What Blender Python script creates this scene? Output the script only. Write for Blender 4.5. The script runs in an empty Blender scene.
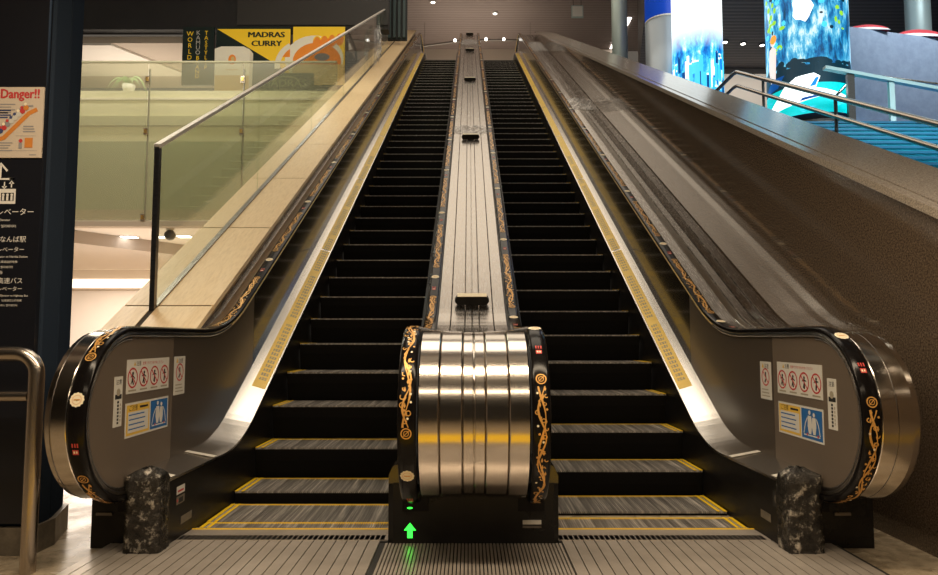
import bpy, bmesh, math, random
from mathutils import Vector, Matrix
random.seed(7)
PI = math.pi
T30 = math.tan(math.radians(30))
SC = bpy.context.scene
COL = SC.collection

# ------------------------------------------------------------------ camera
cam_d = bpy.data.cameras.new('camera'); cam = bpy.data.objects.new('camera', cam_d); COL.objects.link(cam)
cam.location = (-0.022, 0, 1.03); cam.rotation_euler = (math.radians(94.2), 0, 0)
cam_d.sensor_width = 36; cam_d.lens = 36 * 680 / 938; cam_d.clip_end = 200
SC.camera = cam
SC.view_settings.view_transform = 'Standard'; SC.view_settings.look = 'None'
SC.view_settings.gamma = 1; SC.view_settings.use_curve_mapping = False
SC.view_settings.exposure = 0.2
# ------------------------------------------------------------------ world and lights
W = bpy.data.worlds.new('world'); SC.world = W; W.use_nodes = True
W.node_tree.nodes['Background'].inputs[0].default_value = (1.0, 0.86, 0.7, 1)
W.node_tree.nodes['Background'].inputs[1].default_value = 0.10

def area(name, loc, size, power, color, rot=(0, 0, 0), spread=None):
    l = bpy.data.lights.new(name, 'AREA'); l.shape = 'RECTANGLE'; l.size = size[0]; l.size_y = size[1]
    l.energy = power; l.color = color
    if spread: l.spread = math.radians(spread)
    o = bpy.data.objects.new(name, l); COL.objects.link(o); o.location = loc; o.rotation_euler = rot
    return o
WARM = (1.0, 0.80, 0.56); WARM2 = (1.0, 0.86, 0.68); COOL = (0.75, 0.9, 1.0)
# rows of lamps in the low ceiling over the foot of the escalators
area('ceiling_lamp_row', (0, 1.9, 3.17), (4.6, 0.30), 115, WARM)
area('ceiling_lamp_row', (0, -0.6, 3.17), (5.0, 0.30), 55, WARM)
# lamps in the high ceiling over the flight, then added lights
area('hall_lamp_and_fill', (0.0, 7.5, 12.7), (7.0, 5.0), 330, WARM2)
area('hall_lamp_and_fill', (0.0, 16.0, 12.8), (8.0, 7.0), 215, WARM2)
area('hall_lamp_and_fill', (0.0, 24.5, 10.4), (3.6, 4.0), 62, WARM2, (PI, 0, 0))  # unseen uplight added to brighten the ribbed ceiling
area('hall_lamp_and_fill', (-5.2, 8.5, 8.0), (3.0, 0.6), 170, (1.0, 0.93, 0.75), (math.radians(28), 0, 0))  # unseen light added to brighten the frosted glass screen
area('hall_lamp_and_fill', (7.6, 7.2, 9.6), (3.0, 2.0), 620, (0.72, 0.92, 1.0), (math.radians(14), math.radians(4), 0), spread=75)  # cool light added over the stairs, narrowed to keep off the coping
area('curved_wall_fill', (9.0, 10.4, 9.2), (3.0, 0.5), 70, (0.85, 0.93, 1.0), (math.radians(55), 0, 0), spread=90)  # unseen light added to brighten the curved wall
area('blind_fill', (-6.0, 12.25, 6.6), (6.5, 0.12), 80, (1.0, 0.95, 0.88), (math.radians(6), 0, 0))  # unseen strip added behind the frosted glass to brighten the banded wall
area('soffit_fill', (-9.0, 18.6, 6.5), (4.0, 1.4), 90, WARM2, (PI, 0, 0))  # unseen uplight added to brighten the beige soffit
area('pale_wall_fill', (8.0, 19.4, 9.25), (5.0, 0.4), 34, WARM2, (math.radians(20), 0, 0))  # unseen light added to brighten the pale back wall
# low room beyond the left wall
area('room_lamp', (-8.5, 16.0, 2.7), (5.0, 5.0), 620, (1.0, 0.88, 0.76))
area('room_lamp', (-6.5, 13.2, 1.2), (3.0, 2.0), 26, (1.0, 0.88, 0.76), (PI, 0, 0))
area('room_lamp', (-4.4, 6.0, 3.4), (1.5, 3.0), 50, WARM2)

# ------------------------------------------------------------------ materials
MATS = {}
def mat(name, color=(0.8, 0.8, 0.8), rough=0.5, metal=0.0, emit=None, es=1.0, fn=None, spec=0.5, coat=0.0):
    m = bpy.data.materials.new(name); m.use_nodes = True; nt = m.node_tree
    b = nt.nodes['Principled BSDF']
    b.inputs['Base Color'].default_value = (*color, 1); b.inputs['Roughness'].default_value = rough
    b.inputs['Metallic'].default_value = metal; b.inputs['Specular IOR Level'].default_value = spec
    b.inputs['Coat Weight'].default_value = coat; b.inputs['Coat Roughness'].default_value = 0.05
    if emit:
        b.inputs['Emission Color'].default_value = (*emit, 1); b.inputs['Emission Strength'].default_value = es
    if fn: fn(nt, b)
    MATS[name] = m
    return m
def N(nt, typ, **kw):
    n = nt.nodes.new(typ)
    for k, v in kw.items():
        if k in n.inputs.keys(): n.inputs[k].default_value = v
        else: setattr(n, k, v)
    return n
def coords(nt, scale=(1, 1, 1), rot=(0, 0, 0)):
    tc = N(nt, 'ShaderNodeTexCoord'); mp = N(nt, 'ShaderNodeMapping')
    mp.inputs['Scale'].default_value = scale; mp.inputs['Rotation'].default_value = rot
    nt.links.new(tc.outputs['Object'], mp.inputs['Vector'])
    return mp.outputs['Vector']
def ramp(nt, src, stops):
    r = N(nt, 'ShaderNodeValToRGB'); e = r.color_ramp.elements
    while len(e) > 1: e.remove(e[-1])
    e[0].position = stops[0][0]; e[0].color = (*stops[0][1], 1)
    for p, c in stops[1:]:
        x = e.new(p); x.color = (*c, 1)
    nt.links.new(src, r.inputs['Fac']); return r.outputs['Color']
def noise(nt, vec, scale, detail=3, rough=0.5):
    n = N(nt, 'ShaderNodeTexNoise'); n.inputs['Scale'].default_value = scale
    n.inputs['Detail'].default_value = detail; n.inputs['Roughness'].default_value = rough
    nt.links.new(vec, n.inputs['Vector']); return n.outputs['Fac']
def bump(nt, b, src, strength, dist=0.01):
    n = N(nt, 'ShaderNodeBump'); n.inputs['Strength'].default_value = strength; n.inputs['Distance'].default_value = dist
    nt.links.new(src, n.inputs['Height']); nt.links.new(n.outputs['Normal'], b.inputs['Normal'])
def speck(stops, scale, rough=None, detail=4, vscale=(1, 1, 1), bmp=0, rr=None):
    def fn(nt, b):
        v = coords(nt, vscale); f = noise(nt, v, scale, detail, 0.7)
        nt.links.new(ramp(nt, f, stops), b.inputs['Base Color'])
        if rr:
            g = noise(nt, v, scale * 0.3, 3)
            nt.links.new(ramp(nt, g, [(0.35, (rr[0],) * 3), (0.65, (rr[1],) * 3)]), b.inputs['Roughness'])
        if bmp: bump(nt, b, f, bmp, 0.002)
    return fn
def steel_fn(vscale, c0, c1, r0, r1):
    def fn(nt, b):
        v = coords(nt, vscale); f = noise(nt, v, 6, 5, 0.7)
        nt.links.new(ramp(nt, f, [(0.3, c0), (0.7, c1)]), b.inputs['Base Color'])
        nt.links.new(ramp(nt, f, [(0.3, (r0,) * 3), (0.7, (r1,) * 3)]), b.inputs['Roughness'])
    return fn
mat('steel', metal=1, fn=steel_fn((60, 1.5, 1.5), (0.42, 0.385, 0.35), (0.56, 0.515, 0.47), 0.20, 0.30))
mat('drum_steel', metal=1, fn=steel_fn((1.5, 60, 60), (0.56, 0.51, 0.46), (0.62, 0.57, 0.51), 0.15, 0.19))
mat('bright_steel', (0.80, 0.76, 0.70), 0.24, 1)
mat('pipe_steel', (0.52, 0.46, 0.40), 0.27, 1)
mat('dark_steel', metal=1, fn=steel_fn((2, 2, 60), (0.16, 0.145, 0.135), (0.23, 0.21, 0.19), 0.25, 0.36))
mat('black_gloss', (0.016, 0.013, 0.010), 0.15, 0.0, spec=0.9, coat=0.12)
mat('panel_gray', (0.26, 0.205, 0.16), 0.36, 0.55)
mat('black_metal', spec=0.3, fn=speck([(0.3, (0.006, 0.0055, 0.005)), (0.75, (0.012, 0.011, 0.010))], 9, rr=(0.25, 0.42)))
mat('panel_mid', (0.15, 0.12, 0.095), 0.30, 0.6)
mat('skirt_black', spec=0.25, fn=speck([(0.3, (0.006, 0.005, 0.005)), (0.75, (0.011, 0.010, 0.009))], 5, rr=(0.3, 0.45), vscale=(1, 1, 3)))
mat('step_metal', rough=0.38, metal=0.35, fn=speck([(0.36, (0.16, 0.145, 0.13)), (0.5, (0.38, 0.35, 0.32)), (0.64, (0.95, 0.88, 0.80))], 9, vscale=(5, 0.08, 1), detail=5))
mat('step_black', (0.004, 0.0035, 0.003), 0.6, spec=0.12)
mat('step_side', (0.004, 0.004, 0.004), 0.6, spec=0.1)
mat('yellow_paint', (0.95, 0.62, 0.012), 0.45)
mat('yellow_tape', (0.72, 0.50, 0.12), 0.35, fn=speck([(0.3, (0.88, 0.58, 0.07)), (0.7, (0.97, 0.68, 0.14))], 9))
mat('tape_text', (0.35, 0.31, 0.23), 0.5)
mat('plate_metal', metal=0.45, fn=speck([(0.3, (0.43, 0.375, 0.32)), (0.7, (0.54, 0.475, 0.41))], 5, rr=(0.28, 0.40)))
mat('groove_dark', (0.03, 0.028, 0.025), 0.6, 0.3)
mat('rubber', (0.006, 0.005, 0.005), 0.17, spec=0.17)
mat('gold', (0.72, 0.38, 0.10), 0.36, 0.35)
mat('brass', (0.62, 0.43, 0.15), 0.3, 1)  # on the handrail guide this stands for yellow reflected in steel
mat('cream', (0.90, 0.80, 0.60), 0.5, spec=0.2)
mat('badge_red', (0.55, 0.05, 0.04), 0.5)
mat('white_print', (0.80, 0.78, 0.74), 0.5)
mat('label_white', (0.62, 0.60, 0.55), 0.45)
mat('label_black', (0.02, 0.02, 0.02), 0.5)
mat('label_red', (0.55, 0.05, 0.05), 0.5)
mat('label_yellow', (0.72, 0.46, 0.07), 0.5)
mat('label_blue', (0.02, 0.13, 0.38), 0.45)
mat('stone', fn=speck([(0.25, (0.66, 0.46, 0.24)), (0.5, (0.78, 0.57, 0.32)), (0.8, (0.86, 0.65, 0.39))], 9, vscale=(6, 1, 1), rr=(0.36, 0.44)))
mat('stone_joint', (0.05, 0.038, 0.027), 0.8, spec=0.1)
mat('granite', fn=speck([(0.34, (0.045, 0.031, 0.021)), (0.5, (0.100, 0.072, 0.050)), (0.66, (0.19, 0.145, 0.105))], 105, detail=4, rr=(0.06, 0.08)), spec=1.0)
mat('granite_cap', fn=speck([(0.36, (0.21, 0.18, 0.15)), (0.5, (0.33, 0.285, 0.24)), (0.66, (0.45, 0.40, 0.34))], 110, detail=3, rr=(0.15, 0.18)))
mat('floor_stone', fn=speck([(0.30, (0.20, 0.155, 0.10)), (0.5, (0.36, 0.29, 0.20)), (0.7, (0.50, 0.41, 0.29))], 14, rr=(0.2, 0.34)))
mat('column_blue', (0.024, 0.034, 0.052), 0.5, 0.0, spec=0.0)
mat('sign_board', (0.010, 0.011, 0.016), 0.28)
mat('plinth', fn=speck([(0.3, (0.10, 0.085, 0.065)), (0.7, (0.20, 0.17, 0.13))], 20, rr=(0.3, 0.45)))
mat('poster_paper', (0.62, 0.53, 0.43), 0.4)
mat('poster_orange', (0.65, 0.24, 0.05), 0.4)
mat('poster_grey', (0.30, 0.29, 0.30), 0.5)
mat('poster_navy', (0.05, 0.07, 0.18), 0.5)
mat('dark_wall', fn=speck([(0.3, (0.018, 0.018, 0.020)), (0.7, (0.026, 0.025, 0.027))], 2, rr=(0.5, 0.7)))
mat('dark_wall_light', (0.045, 0.043, 0.042), 0.6)
mat('beige_wall', (0.50, 0.42, 0.35), 0.7)
mat('navy_wall', (0.10, 0.11, 0.16), 0.6)
mat('white_wall', (0.80, 0.74, 0.68), 0.6)
mat('grey_fascia', (0.46, 0.40, 0.35), 0.7)
mat('blind_light', (0.76, 0.72, 0.54), 0.7)
mat('blind_dark', (0.50, 0.49, 0.35), 0.7)
mat('glass_backing', (0.36, 0.39, 0.27), 0.7)
mat('leaf', (0.35, 0.48, 0.25), 0.5)
mat('shop_yellow', (0.80, 0.50, 0.02), 0.5, emit=(0.8, 0.5, 0.02), es=0.28)
mat('shop_dark', (0.012, 0.028, 0.026), 0.4)
mat('shop_cream', (0.75, 0.68, 0.52), 0.5, emit=(0.75, 0.68, 0.5), es=0.22)
mat('shop_tan', (0.62, 0.42, 0.16), 0.5, emit=(0.6, 0.42, 0.16), es=0.22)
mat('shop_orange', (0.70, 0.20, 0.02), 0.5, emit=(0.7, 0.22, 0.02), es=0.3)
mat('louver', (0.06, 0.10, 0.10), 0.4)
mat('louver_dark', (0.012, 0.016, 0.016), 0.5)
mat('plastic_white', (0.75, 0.73, 0.68), 0.4)
mat('column_silver', (0.40, 0.47, 0.54), 0.38, 0.5)
mat('column_green', (0.38, 0.47, 0.45), 0.45, 0.3)
mat('blue_panel', (0.01, 0.05, 0.42), 0.3, emit=(0.01, 0.07, 0.5), es=0.45)
mat('stair_blue_lit', fn=speck([(0.3, (0.005, 0.12, 0.17)), (0.7, (0.015, 0.27, 0.33))], 4, vscale=(1, 1, 4), rr=(0.3, 0.5)))  # blue light falling on the stairs is put into this colour
mat('stair_nose', (0.01, 0.07, 0.12), 0.4)
mat('ground_blue', (0.02, 0.09, 0.26), 0.5)
mat('curved_blue', fn=speck([(0.3, (0.20, 0.25, 0.33)), (0.7, (0.27, 0.33, 0.42))], 6, rr=(0.5, 0.6)))
mat('swag_red', (0.50, 0.03, 0.04), 0.7)
mat('swag_white', (0.75, 0.70, 0.68), 0.7)
mat('dark_ceiling', fn=lambda nt, b: dark_ceil(nt, b))  if False else None
mat('lamp_white', (1, 1, 1), 0.5, emit=(1.0, 0.95, 0.86), es=5)
mat('cove_glow', (1, 1, 1), 0.5, emit=(1.0, 0.80, 0.58), es=1.6)
mat('green_led', (0.05, 0.8, 0.1), 0.4, emit=(0.03, 1.0, 0.05), es=2.2)
mat('rail_pale', (0.80, 0.74, 0.66), 0.4, 0.3)
mat('camera_black', (0.03, 0.03, 0.03), 0.4)
mat('rail_black', (0.02, 0.02, 0.02), 0.4)
mat('scr_white', (1, 1, 1), 0.4, emit=(0.92, 1.0, 1.0), es=1.3)
mat('scr_cyan', (0.1, 0.6, 0.8), 0.4, emit=(0.05, 0.55, 0.85), es=1.0)
mat('scr_teal', (0.0, 0.5, 0.5), 0.4, emit=(0.0, 0.42, 0.42), es=1.0)
mat('scr_navy', (0.0, 0.05, 0.2), 0.4, emit=(0.0, 0.05, 0.22), es=1.0)
mat('scr_dark', (0.0, 0.02, 0.03), 0.4, emit=(0.003, 0.02, 0.035), es=1.0)
mat('scr_blue', (0.0, 0.2, 0.7), 0.4, emit=(0.0, 0.16, 0.65), es=1.0)
mat('scr_green', (0.3, 0.6, 0.05), 0.4, emit=(0.25, 0.55, 0.02), es=1.0)
mat('scr_orange', (0.8, 0.3, 0.05), 0.4, emit=(0.85, 0.3, 0.04), es=1.0)
mat('scr_skin', (0.8, 0.6, 0.5), 0.4, emit=(0.7, 0.62, 0.6), es=1.0)

def rib_ceiling(c0, c1):
    def fn(nt, b):
        v = coords(nt, (1, 1, 1), (0, 0, math.radians(0)))
        w = N(nt, 'ShaderNodeTexWave'); w.wave_type = 'BANDS'; w.bands_direction = 'Y'
        w.inputs['Scale'].default_value = 1.7; w.inputs['Distortion'].default_value = 0.0
        nt.links.new(v, w.inputs['Vector'])
        nt.links.new(ramp(nt, w.outputs['Fac'], [(0.0, c0), (0.25, c1)]), b.inputs['Base Color'])
        bump(nt, b, w.outputs['Fac'], 0.35, 0.02)
    return fn
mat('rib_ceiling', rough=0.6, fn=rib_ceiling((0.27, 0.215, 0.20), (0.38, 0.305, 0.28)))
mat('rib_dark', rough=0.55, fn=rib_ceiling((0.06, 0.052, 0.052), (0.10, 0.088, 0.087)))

def scr1(nt, b):      # city skyline under a white sky, shown on the round screen
    v = coords(nt, (1, 1, 1))
    sep = N(nt, 'ShaderNodeSeparateXYZ'); nt.links.new(v, sep.inputs[0])
    f = noise(nt, coords(nt, (3.2, 3.2, 1.3)), 2.2, 5, 0.65)
    city = ramp(nt, f, [(0.30, (0.0, 0.05, 0.35)), (0.42, (0.0, 0.20, 0.65)), (0.5, (0.02, 0.45, 0.8)), (0.58, (0.15, 0.7, 0.9)), (0.66, (0.9, 1, 1))])
    mr = N(nt, 'ShaderNodeMapRange'); nt.links.new(sep.outputs[2], mr.inputs['Value'])
    mr.inputs['From Min'].default_value = 7.2; mr.inputs['From Max'].default_value = 7.7
    mx = N(nt, 'ShaderNodeMixRGB'); nt.links.new(mr.outputs[0], mx.inputs[0]); nt.links.new(city, mx.inputs[1]); mx.inputs[2].default_value = (0.92, 1, 1, 1)
    nt.links.new(mx.outputs[0], b.inputs['Emission Color']); b.inputs['Emission Strength'].default_value = 1.15
    b.inputs['Base Color'].default_value = (0.05, 0.05, 0.05, 1)
mat('screen_city', rough=0.3, fn=scr1)
def scr2(nt, b):      # waterfall cliffs
    f = noise(nt, coords(nt, (3.0, 3.0, 0.9)), 1.9, 6, 0.7)
    c = ramp(nt, f, [(0.34, (0.0, 0.04, 0.08)), (0.42, (0.0, 0.12, 0.35)), (0.49, (0.02, 0.32, 0.62)), (0.55, (0.15, 0.58, 0.80)), (0.62, (0.75, 0.95, 1.0))])
    nt.links.new(c, b.inputs['Emission Color']); b.inputs['Emission Strength'].default_value = 1.0
    b.inputs['Base Color'].default_value = (0.03, 0.03, 0.03, 1)
mat('screen_falls', rough=0.3, fn=scr2)

def clear_glass(name, tint, rough, tfac, diff):
    m = bpy.data.materials.new(name); m.use_nodes = True; nt = m.node_tree; nt.nodes.clear()
    o = N(nt, 'ShaderNodeOutputMaterial'); t = N(nt, 'ShaderNodeBsdfTransparent'); t.inputs[0].default_value = (*tint, 1)
    g = N(nt, 'ShaderNodeBsdfGlossy'); g.inputs['Roughness'].default_value = rough; g.inputs[0].default_value = (1, 1, 1, 1)
    d = N(nt, 'ShaderNodeBsdfDiffuse'); d.inputs[0].default_value = (*diff, 1)
    m1 = N(nt, 'ShaderNodeMixShader'); m1.inputs[0].default_value = tfac
    nt.links.new(t.outputs[0], m1.inputs[1]); nt.links.new(d.outputs[0], m1.inputs[2])
    lw = N(nt, 'ShaderNodeLayerWeight'); pw = N(nt, 'ShaderNodeMath', operation='POWER'); nt.links.new(lw.outputs['Facing'], pw.inputs[0]); pw.inputs[1].default_value = 5.0
    fr = N(nt, 'ShaderNodeMath', operation='MULTIPLY_ADD'); nt.links.new(pw.outputs[0], fr.inputs[0]); fr.inputs[1].default_value = 0.5; fr.inputs[2].default_value = 0.035
    m2 = N(nt, 'ShaderNodeMixShader'); nt.links.new(fr.outputs[0], m2.inputs[0])
    nt.links.new(m1.outputs[0], m2.inputs[1]); nt.links.new(g.outputs[0], m2.inputs[2]); nt.links.new(m2.outputs[0], o.inputs[0])
    MATS[name] = m
clear_glass('clear_glass', (0.93, 0.95, 0.90), 0.02, 0.02, (0.5, 0.5, 0.42))
clear_glass('frosted_glass', (0.93, 0.93, 0.83), 0.15, 0.26, (0.52, 0.52, 0.40))
def film(name, f, c, r=0.08):
    clear_glass(name, (0.93, 0.93, 0.93), r, f, c)
    nt = MATS[name].node_tree
film('plastic_film', 0.26, (0.7, 0.68, 0.66))
def crumple(nt, b):
    f = noise(nt, coords(nt, (1, 1, 1)), 22, 6, 0.7)
    nt.links.new(ramp(nt, f, [(0.3, (0.012, 0.011, 0.010)), (0.54, (0.06, 0.055, 0.048)), (0.68, (0.65, 0.6, 0.52))]), b.inputs['Base Color'])
    bump(nt, b, f, 0.8, 0.02)
mat('silver_tape', rough=0.25, metal=0.7, fn=crumple)
mat('white_tape', (0.72, 0.68, 0.60), 0.35)

# ------------------------------------------------------------------ mesh builder
class MB:
    def __init__(s): s.v = []; s.f = []; s.m = []; s.mats = []; s.smooth = []
    def mi(s, name):
        if name not in s.mats: s.mats.append(name)
        return s.mats.index(name)
    def add(s, verts, faces, m, smooth=False):
        b = len(s.v); s.v += [tuple(p) for p in verts]; k = s.mi(m)
        for f in faces: s.f.append(tuple(b + i for i in f)); s.m.append(k); s.smooth.append(smooth)
        return s
    def box(s, x0, x1, y0, y1, z0, z1, m):
        V = [(x, y, z) for x in (x0, x1) for y in (y0, y1) for z in (z0, z1)]
        return s.add(V, [(0, 1, 3, 2), (4, 6, 7, 5), (0, 4, 5, 1), (2, 3, 7, 6), (0, 2, 6, 4), (1, 5, 7, 3)], m)
    def obox(s, c, U, V, Wn, hu, hv, hw, m):     # oriented box
        c = Vector(c); P = [c + U * a * hu + V * b * hv + Wn * d * hw for a in (-1, 1) for b in (-1, 1) for d in (-1, 1)]
        return s.add(P, [(0, 1, 3, 2), (4, 6, 7, 5), (0, 4, 5, 1), (2, 3, 7, 6), (0, 2, 6, 4), (1, 5, 7, 3)], m)
    def prism(s, poly, axis, a0, a1, m, smooth=False):
        # poly: list of 2D points; axis 'x' -> (y,z), 'z' -> (x,y), 'y' -> (x,z)
        def P(p, a):
            return (a, p[0], p[1]) if axis == 'x' else (p[0], a, p[1]) if axis == 'y' else (p[0], p[1], a)
        n = len(poly); V = [P(p, a0) for p in poly] + [P(p, a1) for p in poly]
        F = [tuple(range(n)), tuple(range(2 * n - 1, n - 1, -1))]
        s.add(V, F, m)
        return s.add(V, [(i, (i + 1) % n, n + (i + 1) % n, n + i) for i in range(n)], m, smooth)
    def sweep(s, path, prof, m, closed=True, caps=True, smooth=True, side=1, sharp=False):
        # path: [(y,z)], prof: [(x, n)]
        nor = normals(path); n = len(prof); V = []
        for (y, z), (ny, nz) in zip(path, nor):
            for (x, d) in prof: V.append((x * side, y + ny * d, z + nz * d))
        F = []
        L = n if closed else n - 1
        for i in range(len(path) - 1):
            for j in range(L):
                a = i * n + j; b = i * n + (j + 1) % n
                F.append((a, b, b + n, a + n))
        if sharp:
            for j in range(L):
                W_ = []
                for i in range(len(path)): W_ += [V[i * n + j], V[i * n + (j + 1) % n]]
                s.add(W_, [(2 * i, 2 * i + 1, 2 * i + 3, 2 * i + 2) for i in range(len(path) - 1)], m, True)
        else: s.add(V, F, m, smooth)
        if caps and closed:
            s.add(V[:n], [tuple(range(n))], m); s.add(V[-n:], [tuple(range(n))], m)
        return s
    def tube(s, pts, r, m, seg=10):
        pts = [Vector(p) for p in pts]; V = []; up = None
        for i, p in enumerate(pts):
            t = (pts[min(i + 1, len(pts) - 1)] - pts[max(i - 1, 0)]).normalized()
            if up is None: up = t.orthogonal().normalized()
            up = (up - t * up.dot(t)).normalized(); w = t.cross(up)
            for k in range(seg):
                a = 2 * PI * k / seg; V.append(p + up * math.cos(a) * r + w * math.sin(a) * r)
        F = [(i * seg + k, i * seg + (k + 1) % seg, (i + 1) * seg + (k + 1) % seg, (i + 1) * seg + k) for i in range(len(pts) - 1) for k in range(seg)]
        s.add(V, F, m, True)
        s.add(V[:seg], [tuple(range(seg))], m); s.add(V[-seg:], [tuple(range(seg))], m)
        return s
    def lathe(s, prof, c, m, seg=32, a0=0, a1=2 * PI, smooth=True):
        V = []
        full = abs(a1 - a0 - 2 * PI) < 1e-6; ns = seg if full else seg + 1
        for (r, z) in prof:
            for k in range(ns):
                a = a0 + (a1 - a0) * k / seg; V.append((c[0] + r * math.cos(a), c[1] + r * math.sin(a), c[2] + z))
        F = [(i * ns + k, i * ns + (k + 1) % ns, (i + 1) * ns + (k + 1) % ns, (i + 1) * ns + k) for i in range(len(prof) - 1) for k in range(seg)]
        return s.add(V, F, m, smooth)
    def build(s, name, parent=None, label=None):
        me = bpy.data.meshes.new(name); me.from_pydata(s.v, [], s.f)
        for k in s.mats: me.materials.append(MATS[k])
        me.polygons.foreach_set('material_index', s.m); me.polygons.foreach_set('use_smooth', s.smooth)
        bm = bmesh.new(); bm.from_mesh(me); bmesh.ops.remove_doubles(bm, verts=bm.verts, dist=1e-6) if len(s.v) < 400 and not any(s.smooth) else None
        bmesh.ops.recalc_face_normals(bm, faces=bm.faces); bm.to_mesh(me); bm.free()
        me.update()
        o = bpy.data.objects.new(name, me); COL.objects.link(o)
        if parent: o.parent = parent
        if label: o['label'] = label
        return o
def normals(path):
    R = []
    for i in range(len(path)):
        a = path[max(i - 1, 0)]; b = path[min(i + 1, len(path) - 1)]
        ty, tz = b[0] - a[0], b[1] - a[1]; L = math.hypot(ty, tz) or 1
        R.append((-tz / L, ty / L))
    return R
def tag(o, label, cat, group=None, kind=None):
    o['label'] = label; o['category'] = cat
    if group: o['group'] = group
    if kind: o['kind'] = kind
    return o
def empty(name, label, cat, loc=(0, 0, 0), group=None):
    o = bpy.data.objects.new(name, None); COL.objects.link(o); o.location = loc; o.empty_display_size = 0.1
    return tag(o, label, cat, group)
def struct(mb, name, label=None, cat=None):
    o = mb.build(name); o['kind'] = 'structure'
    if label: o['label'] = label
    if cat: o['category'] = cat
    return o
def rehome(root):      # children were built in world coordinates
    for c in root.children: c.location = Vector(c.location) - Vector(root.location)

class Flat:            # 2D drawing placed on a plane: origin, u axis, v axis, normal
    def __init__(s, mb, O, U, V, Nn=None, mapf=None):
        s.mb = mb; s.O = Vector(O); s.U = Vector(U); s.V = Vector(V); s.N = Vector(Nn) if Nn else s.U.cross(s.V); s.mapf = mapf
    def P(s, u, v, h):
        if s.mapf: return s.mapf(u, v, h)
        return s.O + s.U * u + s.V * v + s.N * h
    def poly(s, pts, m, h=0.001):
        if getattr(s, 'sub', 0):
            bm = bmesh.new(); vs = [bm.verts.new((u, v, 0)) for u, v in pts]; bm.faces.new(vs); bmesh.ops.triangulate(bm, faces=bm.faces[:])
            for _ in range(6):
                le = [e for e in bm.edges if abs(e.verts[0].co.x - e.verts[1].co.x) > s.sub]
                if not le: break
                bmesh.ops.subdivide_edges(bm, edges=le, cuts=1); bmesh.ops.triangulate(bm, faces=bm.faces[:])
            bm.verts.index_update(); s.mb.add([s.P(q.co.x, q.co.y, h) for q in bm.verts], [tuple(q.index for q in f.verts) for f in bm.faces], m); bm.free(); return s
        s.mb.add([s.P(u, v, h) for u, v in pts], [tuple(range(len(pts)))], m); return s
    def rect(s, u0, v0, u1, v1, m, h=0.001): return s.poly([(u0, v0), (u1, v0), (u1, v1), (u0, v1)], m, h)
    def slab(s, u0, v0, u1, v1, m, t):
        V = [s.P(u, v, h) for h in (0, t) for (u, v) in ((u0, v0), (u1, v0), (u1, v1), (u0, v1))]
        s.mb.add(V, [(0, 3, 2, 1), (4, 5, 6, 7), (0, 1, 5, 4), (1, 2, 6, 5), (2, 3, 7, 6), (3, 0, 4, 7)], m); return s
    def disc(s, u, v, r, m, h=0.001, n=20, ry=None, lobes=0, la=0.1):
        ry = ry or r; pts = []
        for k in range(n):
            a = 2 * PI * k / n; q = 1 + (la * math.cos(lobes * a) if lobes else 0); pts.append((u + r * q * math.cos(a), v + ry * q * math.sin(a)))
        return s.poly(pts, m, h)
    def ring(s, u, v, r, w, m, h=0.001, n=24, ry=None, a0=0, a1=2 * PI):
        ry = ry or r; V = []
        for k in range(n + 1):
            a = a0 + (a1 - a0) * k / n
            V.append(s.P(u + (r - w / 2) * math.cos(a), v + (ry - w / 2) * math.sin(a), h)); V.append(s.P(u + (r + w / 2) * math.cos(a), v + (ry + w / 2) * math.sin(a), h))
        s.mb.add(V, [(2 * k, 2 * k + 1, 2 * k + 3, 2 * k + 2) for k in range(n)], m); return s
    def line(s, pts, w, m, h=0.001):
        n = len(pts); V = []
        for i, (u, v) in enumerate(pts):
            a = pts[max(i - 1, 0)]; b = pts[min(i + 1, n - 1)]; tu, tv = b[0] - a[0], b[1] - a[1]; L = math.hypot(tu, tv) or 1
            ww = w[i] if isinstance(w, (list, tuple)) else w
            V.append(s.P(u - tv / L * ww / 2, v + tu / L * ww / 2, h)); V.append(s.P(u + tv / L * ww / 2, v - tu / L * ww / 2, h))
        s.mb.add(V, [(2 * k, 2 * k + 1, 2 * k + 3, 2 * k + 2) for k in range(n - 1)], m); return s
    def text(s, txt, u, v, size, m, h=0.0012, align='LEFT', sx=1.0, rot=0):
        cu = bpy.data.curves.new('t', 'FONT'); cu.body = txt; cu.size = size; cu.align_x = align; cu.resolution_u = 2
        ob = bpy.data.objects.new('t', cu); COL.objects.link(ob)
        dg = bpy.context.evaluated_depsgraph_get(); dg.update()
        me = bpy.data.meshes.new_from_object(ob.evaluated_get(dg))
        ca, sa = math.cos(rot), math.sin(rot)
        V = [s.P(u + (p.co.x * sx) * ca - p.co.y * sa, v + (p.co.x * sx) * sa + p.co.y * ca, h) for p in me.vertices]
        s.mb.add(V, [tuple(f.vertices) for f in me.polygons], m)
        bpy.data.objects.remove(ob); bpy.data.curves.remove(cu); bpy.data.meshes.remove(me)
        return s

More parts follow.
